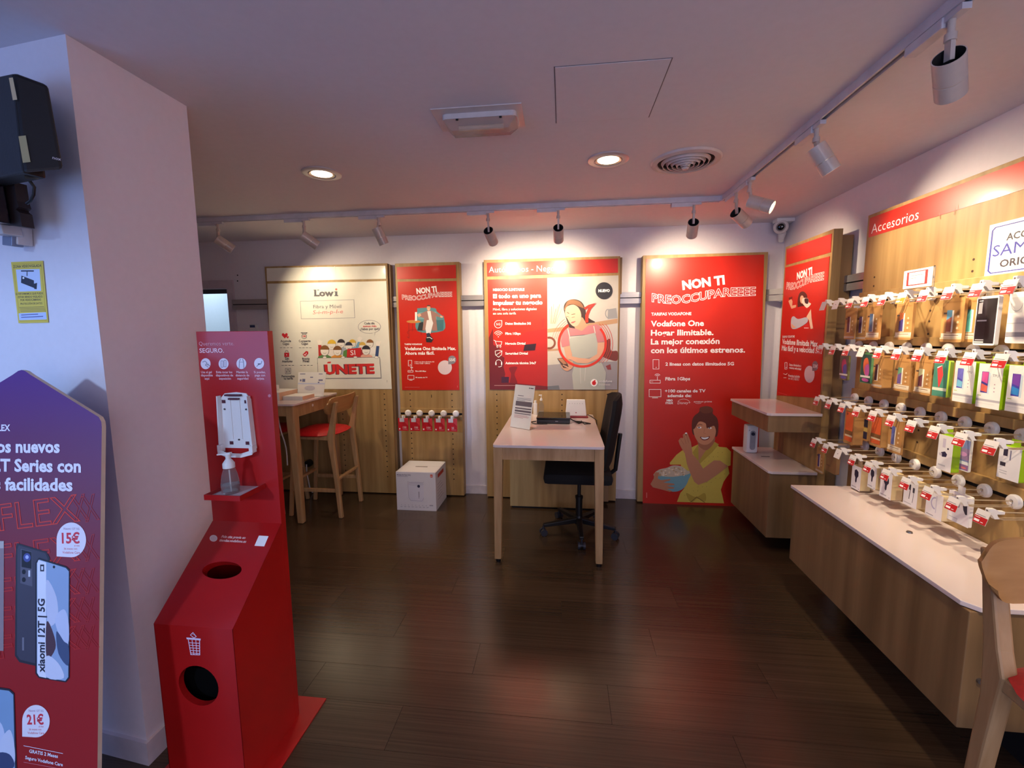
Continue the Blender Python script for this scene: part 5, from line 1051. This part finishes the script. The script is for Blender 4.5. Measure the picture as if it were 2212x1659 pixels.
# things on the bar table
t = T('leaflet_stand', 'clear acrylic stand with white price sheet on the bar table', 'sign holder', (-2.2, 3.66, bz))
nn = Vector((0, -1, .22)).normalized(); up_ = Vector((0, .22, 1)).normalized(); o_ = Vector((-2.335, 3.62, bz + .003))
O('sheet', MB().prism([o_, o_ + Vector((.245, 0, 0)), o_ + Vector((.258, 0, 0)) + up_ * .215, o_ + Vector((-.005, 0, 0)) + up_ * .215], -nn * .0015), WCARD, t)
O('acrylic_foot', MB().box(-2.335, -2.09, 3.622, 3.70, bz + .0005, bz + .0025), CLEAR, t)
q = Print(o_ + up_ * .215, nn, None, U=Vector((.25, 0, 0)), V=-up_ * .215)
LB = (120, 124, 160)
for a in ((.05, .06, .25, .09), (.76, .06, .9, .09), (.44, .19, .55, .23), (.06, .3, .12, .38), (.15, .28, .26, .4), (.76, .3, .92, .36), (.74, .4, .8, .5)): q.rect(*a, LB, 1)
q.rect(0, .45, 1, .5, (200, 206, 232), 1).ell(.45, .66, .2, .1, (200, 196, 206), 1, 20); q.build('print', t)
for k, (x0, x1, y0, y1, z0, z1, lab) in enumerate(((-2.62, -2.33, 3.36, 3.62, bz, bz + .07, 'larger white and pale wood box on the bar table'), (-2.325, -2.15, 3.40, 3.58, bz, bz + .035, 'flat pale box in front of the acrylic stand on the bar table'))):
    bb = T('leaflet_box', lab, 'box', ((x0 + x1) / 2, (y0 + y1) / 2, z0)); O('box', MB().box(x0, x1, y0, y1, z0, z1, bev=.002), WCARD, bb); O('end_panel', MB().box(x1 - .0005, x1 + .002, y0 + .004, y1 - .004, z0 + .004, z1 - .002), M('pale_wood', (226, 184, 150), .5), bb)
tag(O('small_card_box', MB().box(-2.50, -2.44, 3.50, 3.53, bz + .0705, bz + .115, bev=.002).poly([(-2.475, 3.4995, bz + .09), (-2.465, 3.4995, bz + .09), (-2.465, 3.4995, bz + .10), (-2.475, 3.4995, bz + .10)], 1), [WHT, BLK]), 'tiny white card box on top of the larger white box', 'box')
tag(O('power_cable', MB().tube([P(a, c_, 1, 3.32) for a, c_ in ((601, 903), (603, 915), (608, 935), (614, 952), (618, 968), (620, 985), (621, 1005))], .005, 8), WHT, smooth=True), 'white power cable hanging beside the bar table leg', 'cable')
t = T('power_plug', 'round dark floor plug with pale cable behind the bar stool', 'socket', (-2.35, 3.80, .30))
q_ = P(666, 1001, 1, 3.90); O('plug', MB().lathe((q_.x, 3.927, q_.z), (q_.x, 3.87, q_.z), [(0, .035), (.7, .035), (1, .028), (1, 0)], 20), BLK, t, smooth=True); O('cable', MB().tube([(q_.x, 3.868, q_.z), (q_.x + .01, 3.85, q_.z - .08), (q_.x + .02, 3.87, .05), (q_.x + .04, 3.88, .008)], .006, 8), WHT, t, smooth=True)
# ================================================================== RED SANITISER STAND
sx0, sx1, sy = -1.333, -1.051, 1.478
t = T('sanitiser_stand', 'tall red hand sanitiser stand with built-in waste bin beside the wall corner', 'stand', ((sx0 + sx1) / 2, 1.35, 0))
O('back_panel', MB().box(sx0, sx1, sy, sy + .028, .006, 1.547), REDM, t, bevel=.0015)
O('base_plate', MB().box(-1.40, -.986, 1.13, 1.594, 0, .006), REDM, t, bevel=.001)
yf = 1.204; zf = .592; zs = .826; zb = .0065
sl = Vector((0, yf - sy, zf - zs)); sn = Vector((0, (zf - zs), -(yf - sy))).normalized(); sn = -sn if sn.y > 0 else sn
def holed(o, U, V, hc, hr, hr2=None, n=32):
    hr2 = hr2 or hr
    """quad with a round hole: o corner, U,V full edge vectors, hc centre (fractions), hr radii (metres)"""
    o = Vector(o); U = Vector(U); V = Vector(V); c_ = o + U * hc[0] + V * hc[1]; un = U.normalized(); vn = V.normalized(); b = MB(); vs = []; fs = []
    ou = []
    for k in range(n):
        a = 2 * PI * k / n; dx, dy = math.cos(a), math.sin(a)
        vs.append(c_ + un * hr * dx + vn * hr2 * dy)
        tx = ((U.length * (1 - hc[0])) if dx > 0 else U.length * hc[0]) / max(1e-6, abs(dx)); ty = ((V.length * (1 - hc[1])) if dy > 0 else V.length * hc[1]) / max(1e-6, abs(dy))
        ou.append(c_ + (un * dx + vn * dy) * min(tx, ty))
    cs = [o, o + U, o + U + V, o + V]
    for cc_ in cs:
        k = min(range(n), key=lambda k: (ou[k] - cc_).length); ou[k] = cc_
    b.raw(vs + ou, [[k, (k + 1) % n, n + (k + 1) % n, n + k] for k in range(n)])
    dn = U.cross(V).normalized(); 
    return b, vs, dn
b, rim, _ = holed((sx0, sy, zs), (sx1 - sx0, 0, 0), sl, (.5, .5), .074, .030)
inn = sn * -.03
b.raw(rim + [v + inn for v in rim], [[k, (k + 1) % 32, 32 + (k + 1) % 32, 32 + k] for k in range(32)])
top_ = O('sloped_lid', b, REDM, t)
b, rim, _ = holed((sx0, yf, zf), (sx1 - sx0, 0, 0), (0, 0, -(zf - zb)), (.5, .36), .072)
b.raw(rim + [v + Vector((0, .02, 0)) for v in rim], [[k, (k + 1) % 32, 32 + (k + 1) % 32, 32 + k] for k in range(32)])
fr_ = O('front_panel', b, REDM, t)
for xs in (sx0, sx1 - .0015): O('side_panel', MB().prism([(xs, sy, zb), (xs, yf, zb), (xs, yf, zf), (xs, sy, zs)], (.0015, 0, 0)), REDM, t)
O('interior_shade_block', MB().box(sx0 + .02, sx1 - .02, yf + .05, sy - .01, zb, .40), M('interior_shade_black', (4, 3, 3), .95, spec=.1), t)  # black block painted in for the shade inside the bin
# paper-bin pictogram, lettering on lid
CS2 = (310, 1120, 3.078); CS = (320, 700, 3.455)
q = Print((0, yf, 0), NB, CS2)
PWH = (226, 206, 232)
q.poly([(286, 790), (381, 798), (380, 810), (288, 802)], PWH, 1).line([(299, 806), (316, 904), (375, 906), (374, 812)], 5, PWH, 1)
for k in range(1, 3): q.line([(299 + k * 25, 808), (316 + k * 20, 904)], 4, PWH, 1)
for k in range(1, 6): q.line([(302 + k * 3, 808 + k * 17), (375, 812 + k * 17)], 4, PWH, 1)
q.line([(313, 774), (330, 757), (352, 784), (336, 793)], 4, PWH, 1, True).line([(322, 764), (342, 776)], 2, PWH, 1); q.build('pictogram', fr_)
q = Print((0, sy, zs), sn, CS2)
q.text('Pide cita previa en', (516, 128), (675, 136), (240, 200, 196), .03).text('tiendas.vodafone.es', (502, 152), (680, 162), (240, 200, 196), .03)
q.ell(466, 132, 26, 22, (226, 214, 212), 1, 24).ell(466, 132, 20, 16, (214, 196, 196), 2, 20)
q.poly([(768, 114), (832, 118), (803, 186), (738, 182)], PW, 1); q.build('lettering', top_)
bp_ = [o for o in t.children if o.name.startswith('back_panel')][0]
q = Print((0, sy, 0), NB, CS)
q.text('Queremos verte.', (382, 160), (642, 158), (234, 190, 200), -.015, h=30).text('SEGURO.', (386, 214), (568, 213), (240, 206, 214), .015, h=34)
for k, (cx, cy) in enumerate(((430, 296), (564, 296), (697, 295), (829, 294))):
    q.ell(cx, cy, 37, 41, (226, 218, 230), 1, 28)
    LN = (130, 126, 146)
    if k == 0: q.line([(408, 284), (425, 276), (440, 290), (428, 306), (450, 322)], 5, LN, 2).line([(440, 300), (462, 312)], 5, LN, 2).ell(446, 302, 10, 7, (160, 156, 172), 2, 10)
    if k == 1: q.line([(545, 275), (560, 275), (560, 322), (545, 322)], 4, LN, 2, True).line([(568, 270), (582, 270), (582, 320), (568, 320)], 4, LN, 2, True)
    if k == 2: q.line([(680, 330), (683, 278), (690, 262)], 5, LN, 2).line([(716, 328), (712, 278), (706, 262)], 5, LN, 2).line([(684, 284), (712, 284)], 3, LN, 2)
    if k == 3: q.line([(812, 316), (826, 302), (844, 296), (850, 276)], 5, LN, 2).rect(820, 294, 838, 302, (70, 66, 90), 3)
for k, rows in enumerate(((('Usa el gel', 397, 477), ('disponible', 396, 484), ('aquí', 424, 460)), (('Evita tocar los', 510, 630), ('dispositivos de', 508, 636), ('exposición', 531, 620)), (('Mantén la', 661, 746), ('distancia de', 655, 757), ('seguridad', 667, 750)), (('Si puedes,', 791, 878), ('paga con', 798, 876), ('tarjeta', 811, 868)))):
    for j, (st_, a, b_) in enumerate(rows): q.text(st_, (a, 366 + j * 24), (b_, 366 + j * 24), (236, 196, 204), .02)
q.ell(906, 535 + 0, 11, 12, (196, 120, 130), 1, 16); q.build('lettering', bp_)
# open wall dispenser shell
zz0, zz1 = 1.115, 1.325
b = MB().prism([(-1.262, sy, zz0), (-1.255, sy, 1.30), (-1.235, sy, zz1 - .005), (-1.19, sy, zz1), (-1.15, sy, zz1 - .004), (-1.134, sy, 1.30), (-1.126, sy, zz0)], (0, -.006, 0)); t2 = O('dispenser_backplate', b, WHT, t, bevel=.001, label='open white dispenser backplate without its cover')
for xs in (0, 1):
    xa = (-1.262, -1.255) if xs == 0 else (-1.131, -1.138)
    O('side_wall', MB().beam((xa[0] + (.002 if xs == 0 else .002), sy - .014, zz0), (xa[1] + (.002), sy - .014, 1.312), .004, .018, (1, 0, 0)), WHT, t2)
O('top_latch', MB().box(-1.225, -1.165, sy - .02, sy - .0065, 1.312, 1.318).box(-1.215, -1.175, sy - .016, sy - .0065, 1.298, 1.304), M('latch_maroon', (80, 20, 40), .5), t2)
O('rib', MB().box(-1.215, -1.212, sy - .009, sy - .0062, 1.15, 1.30).box(-1.178, -1.175, sy - .009, sy - .0062, 1.15, 1.30), WHT, t2)
for xx, z_ in ((-1.24, 1.29), (-1.15, 1.29), (-1.222, 1.135), (-1.158, 1.135)): O('window', MB().box(xx - .007, xx + .007, sy - .0075, sy - .0061, z_ - .006, z_ + .006), M('latch_maroon', (0, 0, 0)), t2)
for xx, z_ in ((-1.238, 1.262), (-1.152, 1.262), (-1.19, 1.148)): O('screw', MB().cyl((xx, sy - .006, z_), (xx, sy - .009, z_), .0035, seg=10), M('steel_grey', (0, 0, 0)), t2)
O('bottom_cradle', MB().prism([(-1.268, sy - .006, 1.118), (-1.262, sy - .03, 1.098), (-1.22, sy - .036, 1.088), (-1.165, sy - .036, 1.088), (-1.125, sy - .03, 1.098), (-1.122, sy - .006, 1.118), (-1.13, sy - .006, 1.110), (-1.134, sy - .026, 1.104), (-1.168, sy - .031, 1.094), (-1.218, sy - .031, 1.094), (-1.254, sy - .026, 1.104), (-1.26, sy - .006, 1.110)], (0, 0, .008)).box(-1.264, -1.25, sy - .028, sy - .006, 1.104, 1.13).box(-1.138, -1.124, sy - .028, sy - .006, 1.104, 1.13), WHT, t2)
# tray
tr = [(-1.240, 1.348), (-1.104, 1.348), (-1.104, sy - .001), (-1.240, sy - .001)]
t3 = O('drip_tray', MB().box(-1.238, -1.106, 1.350, sy - .001, .966, .969), M('tray_lining', (220, 212, 212), .35), t, label='shallow tray with pale lining')
b = MB().box(-1.240, -1.104, 1.346, 1.349, .962, .981).box(-1.2405, -1.238, 1.349, sy - .001, .962, .981).box(-1.106, -1.1035, 1.349, sy - .001, .962, .981).box(-1.240, -1.104, 1.349, sy - .001, .962, .9655); O('tray_rim', b, REDM, t3)
# foam pump bottle on the tray
bx_, by_, bz_ = -1.185, 1.405, .9692
t4 = T('foam_pump_bottle', 'clear oval foam soap bottle with white pump standing on the red stand tray', 'bottle', (bx_, by_, bz_))
O('body', MB().lathe((bx_, by_, bz_), (bx_, by_, bz_ + .095), [(0, 0), (0, .026), (.05, .029), (.35, .0295), (.7, .025), (.95, .0175), (1, .017), (1, 0)], 32), CLEAR, t4, smooth=True)
O('liquid', MB().lathe((bx_, by_, bz_ + .002), (bx_, by_, bz_ + .032), [(0, 0), (0, .0245), (.2, .0275), (1, .0278), (1, 0)], 32), M('water_gel', (0, 0, 0)), t4, smooth=True)
O('dip_tube', MB().tube([(bx_, by_, bz_ + .085), (bx_ + .004, by_ - .003, bz_ + .008)], .002), WHT, t4)
O('collar', MB().lathe((bx_, by_, bz_ + .093), (bx_, by_, bz_ + .125), [(0, .0195), (.5, .0195), (.8, .013), (1, .0085), (1, 0)], 26), WHT, t4, smooth=True)
O('pump_head', MB().lathe((bx_, by_, bz_ + .12), (bx_, by_, bz_ + .142), [(0, .008), (.6, .0085), (1, .011), (1.1, .009), (1.12, 0)], 20).beam((bx_ + .012, by_, bz_ + .146), (bx_ - .036, by_ - .006, bz_ + .141), .013, .006, (0, 1, 0), w1=.008, h1=.004), WHT, t4, smooth=True)
# ================================================================== PROMOTION TOTEM (lower left)
CT = (0, 780, 1.886)
tn = Vector((0, -1, .124)).normalized(); to = Vector((-1.303, 1.1, 1.277)); tv = Vector((0, .124, 1)).normalized(); tu = Vector((1, 0, 0))
Ptt = lambda x, y: PP(CT[0] + x / CT[2], CT[1] + y / CT[2], to, tn)
ap_ = Ptt(88, 36); sh = Ptt(415, 240); base_o = Vector((sh.x, to.y - to.z * .124, 0))
xr = sh.x; xc = ap_.x; xl = 2 * xc - xr
def TPt(x, z): return Vector((x, to.y + (z - to.z) * .124, z))
tt_ = T('promotion_totem', 'leaning purple to red cardboard totem advertising a phone, cut by the left edge', 'totem', (xc, base_o.y, 0))
zs_ = sh.z; za = ap_.z
out = [TPt(xr, .002), TPt(xr, zs_ - .02), TPt(xr - .002, zs_ - .005), TPt(xr - .010, zs_ + .008), TPt(xc + .03, za - .014), TPt(xc + .012, za - .003), TPt(xc, za), TPt(xc - .012, za - .003), TPt(xc - .03, za - .014), TPt(xl + .010, zs_ + .008), TPt(xl + .002, zs_ - .005), TPt(xl, zs_ - .02), TPt(xl, .002)]
gm = bpy.data.materials.new('totem_gradient_print'); gm.use_nodes = True; nt = gm.node_tree; bs = nt.nodes['Principled BSDF']; bs.inputs['Roughness'].default_value = .4
tc = nt.nodes.new('ShaderNodeTexCoord'); sp_ = nt.nodes.new('ShaderNodeSeparateXYZ'); rp = nt.nodes.new('ShaderNodeValToRGB'); nt.links.new(tc.outputs['Object'], sp_.inputs[0]); nt.links.new(sp_.outputs['Z'], rp.inputs[0]); nt.links.new(rp.outputs[0], bs.inputs['Base Color'])
for pos, c_ in ((.0, (170, 20, 22)), (.55, (176, 24, 32)), (.9, (140, 26, 50)), (1.0, (128, 30, 84))):
    e_ = rp.color_ramp.elements.new(pos); e_.color = lin(c_)
rp.color_ramp.elements.remove(rp.color_ramp.elements[0]); 
mr = nt.nodes.new('ShaderNodeMath'); mr.operation = 'DIVIDE'; mr.inputs[1].default_value = 1.44; nt.links.new(sp_.outputs['Z'], mr.inputs[0]); nt.links.new(mr.outputs[0], rp.inputs[0])
for e_, (p_, c_) in zip(list(rp.color_ramp.elements), ((.0, (158, 22, 20)), (.45, (158, 24, 30)), (.72, (116, 28, 52)), (.86, (100, 28, 84)), (1.0, (82, 26, 120)))): e_.position = p_; e_.color = lin(c_)
O('board', MB().prism(out, tn * -.012, 0, 1), [gm, M('board_edge', (226, 214, 196), .6)], tt_)
O('rear_strut', MB().prism([(xc - .08, base_o.y + .16, 0), (xc + .08, base_o.y + .16, 0), TPt(xc + .04, .9) + Vector((0, .02, 0)), TPt(xc - .04, .9) + Vector((0, .02, 0))], (0, .006, 0)), M('board_edge', (0, 0, 0)), tt_)
bd = tt_.children[0]
q = Print(to, tn, CT)
LW = (240, 232, 246)
q.text('VODAFONE FLEX', (-190, 284), (43, 284), LW, .03, h=26).text('Llévate los nuevos', (-215, 370), (245, 372), LW, .035, h=50).text('Xiaomi 12T Series con', (-260, 444), (331, 452), LW, .035, h=50).text('todas las facilidades', (-225, 522), (297, 528), LW, .035, h=50)
OR = (226, 56, 34)
fadec = [(226, 56, 34), (206, 44, 32), (196, 38, 32), (190, 34, 30), (184, 30, 28)]
for k, y_ in enumerate((690, 850, 985, 1100, 1210)):
    q.text('FFLEX', (-70, y_ + 10), (330, y_ - 40), fadec[k], .0, h=112 - k * 4, outline=.012, lay=1)
    for j in range(2): q.text('X', (300 + j * 48, y_ - 34), (365 + j * 42, y_ - 46), (180 - j * 12, 34, 34), .0, h=112 - k * 4, outline=.010, lay=1)
def bubble(cx, cy, r, amt, sc=1):
    q.ell(cx, cy, r, r * 1.18, (236, 226, 236), 4, 36).poly([(cx - r, cy), (cx, cy), (cx, cy + r * 1.18), (cx - r, cy + r * 1.12)], (236, 226, 236), 4)
    q.text(amt, (cx - r * .64, cy + r * .22), (cx + r * .58, cy + r * .22), (214, 50, 70), .03, h=r * .72, lay=5).text('Xiaomi 12T 5G', (cx - r * .55, cy - r * .7), (cx + r * .55, cy - r * .68), (170, 120, 150), .01, lay=5).text('al mes', (cx + r * .2, cy + r * .44), (cx + r * .56, cy + r * .44), (214, 100, 110), .01, lay=5).text('36 meses con', (cx - r * .5, cy + r * .66), (cx + r * .4, cy + r * .66), (214, 100, 110), .01, lay=5).text('Vodafone Care', (cx - r * .6, cy + r * .92), (cx + r * .6, cy + r * .94), (214, 100, 110), .01, lay=5)
bubble(292, 728, 60, '15€'); bubble(148, 1466, 56, '21€')
# phones: grey back and blue front
q.poly([(72, 741), (190, 776), (204, 800), (200, 1220), (150, 1242), (80, 1226), (62, 1200), (66, 760)], (40, 38, 50), 2).poly([(78, 750), (186, 782), (196, 806), (192, 1222), (150, 1232), (84, 1216), (70, 1196), (72, 766)], (66, 62, 78), 3)
q.poly([(86, 764), (132, 776), (133, 918), (84, 904)], (92, 88, 104), 4).poly([(90, 768), (130, 778), (130, 846), (90, 838)], (18, 16, 30), 5).ell(112, 800, 15, 18, (70, 80, 150), 6, 20).ell(112, 798, 7, 8, (180, 190, 240), 7, 12).ell(99, 858, 8, 10, (14, 12, 26), 5, 14).ell(99, 890, 8, 10, (14, 12, 26), 5, 14).rect(117, 852, 125, 878, (210, 210, 220), 5).rect(92, 1125, 100, 1178, (120, 116, 130), 5)
q.poly([(160, 800), (272, 836), (286, 850), (285, 1290), (270, 1308), (160, 1290), (146, 1272), (146, 820)], (30, 28, 44), 5).poly([(162, 808), (270, 842), (282, 856), (280, 1286), (268, 1302), (162, 1284), (152, 1268), (152, 822)], (150, 172, 206), 6).poly([(158, 810), (190, 819), (190, 1290), (162, 1284), (154, 1270), (154, 824)], (232, 232, 244), 7)
q.poly([(192, 890), (232, 960), (236, 1050), (200, 1080), (192, 1020)], (206, 208, 230), 8, True).poly([(192, 1060), (220, 1110), (228, 1170), (192, 1210)], (84, 54, 66), 8, True).poly([(226, 1050), (262, 1010), (281, 1060), (280, 1150), (250, 1130)], (200, 206, 232), 8, True).poly([(232, 1100), (262, 1140), (281, 1160), (280, 1240), (240, 1190)], (70, 84, 120), 9, True).poly([(192, 1200), (240, 1230), (262, 1290), (192, 1286)], (214, 216, 236), 9, True).ell(222, 838, 5, 6, (20, 20, 40), 8, 10)
# vertical lettering on the phone front
def vtext(st_, x, y0, y1, c_, bold, hgt, lay): q.text(st_, (x, y0), (x, y1), c_, bold, lay=lay)
vtext('xiaomi 12T | 5G', 184, 1268, 968, (40, 36, 56), .03, 20, 9); q.rect(166, 828, 182, 856, (40, 38, 60), 9).rect(170, 835, 178, 850, (232, 232, 244), 10)
# second pair lower left, partly outside the picture
q.poly([(-60, 1320), (40, 1334), (60, 1352), (72, 1700), (-60, 1700)], (36, 34, 52), 5).poly([(-60, 1330), (38, 1342), (56, 1358), (64, 1700), (-60, 1700)], (130, 160, 196), 6).poly([(-40, 1450), (10, 1480), (20, 1560), (-30, 1600)], (200, 206, 232), 7, True).poly([(0, 1560), (40, 1500), (60, 1560), (60, 1640), (20, 1640)], (206, 210, 232), 7, True).poly([(-10, 1600), (40, 1600), (60, 1650), (0, 1680)], (60, 70, 110), 8, True)
q.poly([(-60, 730), (18, 732), (16, 1180), (-60, 1176)], (150, 128, 132), 4).rect(-60, 734, 17, 762, (190, 180, 176), 5)
q.text('GRATIS 2 Meses', (120, 1594), (237, 1616), LW, .02, lay=3).text('Seguro Vodafone Care', (104, 1620), (257, 1650), LW, .02, lay=3).line([(98, 1566), (257, 1598)], 2, LW, 2).line([(98, 1633), (257, 1662)], 2, (220, 120, 130), 2); q.build('artwork', bd)
# ================================================================== SPEAKER, SCREEN MOUNT, CCTV STICKER on the left wall face
wn = Vector((-.105, -1, 0)).normalized(); wo = Vector((-1.48, 1.265, 0))
t = T('cctv_sticker', 'yellow CCTV warning sticker reading ZONA VIDEOVIGILADA on the left wall', 'sticker', PP(65, 632, wo, wn))
CK = (0, 0, 2.3045)
q = Print(wo, wn, CK)
q.poly([(56, 1305), (214, 1298), (242, 1606), (93, 1609)], (222, 196, 80), 1).poly([(64, 1314), (208, 1307), (234, 1598), (100, 1601)], (206, 176, 60), 2).poly([(68, 1318), (204, 1311), (229, 1594), (104, 1597)], (222, 196, 80), 3)
q.poly([(80, 1342), (198, 1339), (206, 1448), (92, 1452)], (200, 212, 240), 4)
q.poly([(108, 1372), (170, 1396), (172, 1434), (106, 1408)], (40, 44, 60), 5).poly([(166, 1414), (186, 1408), (184, 1440), (172, 1438)], (40, 44, 60), 5).rect(134, 1350, 138, 1374, (40, 44, 60), 5).rect(106, 1346, 170, 1352, (40, 44, 60), 5).ell(118, 1384, 5, 5, PW, 6, 10)
q.text('ZONA VIDEOVIGILADA', (68, 1334), (208, 1328), (70, 60, 50), .02, lay=4)
for st_, a, c_, yy in (('LE INFORMAMOS QUE PUEDE', 80, 216, 1468), ('ESTAR SIENDO VIGILADO', 92, 214, 1484), ('POR VIDEOCÁMARAS', 104, 206, 1499), ('PROTECCIÓN DE DATOS', 104, 212, 1517)): q.text(st_, (a, yy), (c_, yy - 3), (84, 70, 50), .02, lay=4)
for k in range(4): q.line([(98 + k * 2, 1530 + k * 7), (220 + k * 3, 1527 + k * 7)], 2.5, (130, 110, 60), 4)
q.poly([(94, 1560), (230, 1554), (234, 1590), (98, 1594)], (190, 204, 240), 4).line([(108, 1568), (190, 1564)], 4, (90, 90, 150), 5).line([(108, 1580), (215, 1575)], 4, (90, 90, 150), 5); q.build('sticker', t)
# speaker
def WP(px, py, off): return PP(px, py, wo + wn * off, wn)
t = T('speaker', 'black wall speaker angled on a bracket at the upper left', 'speaker', WP(60, 260, .12))
BK2 = M('speaker_black', (15, 12, 15), .55, bump=.2, scale=80)
f4 = [WP(28, 156, .20), WP(104, 184, .16), WP(137, 366, .16), WP(50, 374, .21)]; b4 = [WP(10, 162, .08), WP(92, 190, .06), WP(122, 352, .06), WP(40, 360, .08)]
O('cabinet', MB().raw(f4 + b4, [(0, 1, 2, 3), (7, 6, 5, 4), (0, 4, 5, 1), (1, 5, 6, 2), (2, 6, 7, 3), (3, 7, 4, 0)]), BK2, t, bevel=.008)
sf = [WP(-60, 176, .12), WP(27, 157, .20), WP(49, 373, .21), WP(-60, 396, .12)]; sb = [v - wn * .05 for v in sf]
O('side_cheek', MB().raw(sf + sb, [(0, 1, 2, 3), (7, 6, 5, 4), (0, 4, 5, 1), (1, 5, 6, 2), (2, 6, 7, 3), (3, 7, 4, 0)]), BK2, t, bevel=.006)
fnn = (f4[1] - f4[0]).cross(f4[3] - f4[0]).normalized(); fnn = fnn if fnn.dot(CAM - f4[0]) > 0 else -fnn
q = Print(f4[0] , fnn, CK, base=.002); q.poly([(46, 390), (66, 388), (88, 498), (66, 501)], (196, 190, 160), 1, False).poly([(94, 680), (130, 676), (154, 808), (116, 812)], (170, 168, 130), 1).poly([(150, 430), (152, 430), (152, 432)], INK, 1)
q.text('nox', (262, 792), (306, 802), (196, 190, 200), .02, lay=2); q.build('sticker', t)
O('cable', MB().tube([WP(50, 376, .14), WP(62, 388, .13), WP(74, 404, .12), WP(73, 420, .12), WP(66, 434, .12), WP(58, 440, .12)], .004, 8), BLK, t, smooth=True)
O('foot', MB().raw([WP(52, 374, .19), WP(84, 377, .17), WP(84, 388, .17), WP(54, 386, .19), WP(52, 374, .10), WP(84, 377, .10), WP(84, 388, .10), WP(54, 386, .10)], [(0, 1, 2, 3), (7, 6, 5, 4), (0, 4, 5, 1), (1, 5, 6, 2), (2, 6, 7, 3), (3, 7, 4, 0)]), BLK, t)
t = T('wall_screen', 'dark screen edge with brown side on a white wall bracket below the speaker', 'screen', WP(20, 440, .1))
def slab(pxs, o0, o1, mat, nm, bev=0, par=None):
    a = [WP(x, y_, o0) for x, y_ in pxs]; n_ = len(a); c_ = [v + wn * (o1 - o0) for v in a]
    return O(nm, MB().raw(a + c_, [list(range(n_)), list(range(2 * n_ - 1, n_ - 1, -1))] + [[k, (k + 1) % n_, n_ + (k + 1) % n_, n_ + k] for k in range(n_)]), mat, par or t, bevel=bev)
slab([(-40, 385), (20, 390), (58, 400), (64, 440), (68, 452), (62, 458), (70, 465), (75, 494), (26, 488), (-40, 486)], .06, .09, M('bracket_brown', (40, 26, 26), .6), 'mount_plate')
slab([(-80, 390), (8, 395), (24, 484), (-80, 484)], .10, .14, M('screen_navy', (10, 10, 26), .15), 'screen', .003)
t = T('bracket_clamp', 'white plastic wall bracket clamp under the dark screen edge', 'bracket', WP(45, 510, .06))
slab([(6, 496), (46, 488), (52, 512), (34, 514), (14, 508)], .03, .08, EW, 'clamp_arm', .003); slab([(31, 514), (52, 512), (52, 535), (31, 533)], .02, .05, M('bracket_steel', (130, 136, 156), .4, .5), 'bolt_block', .002); slab([(51, 496), (71, 494), (73, 533), (52, 534)], 0, .04, EW, 'wall_block', .003)
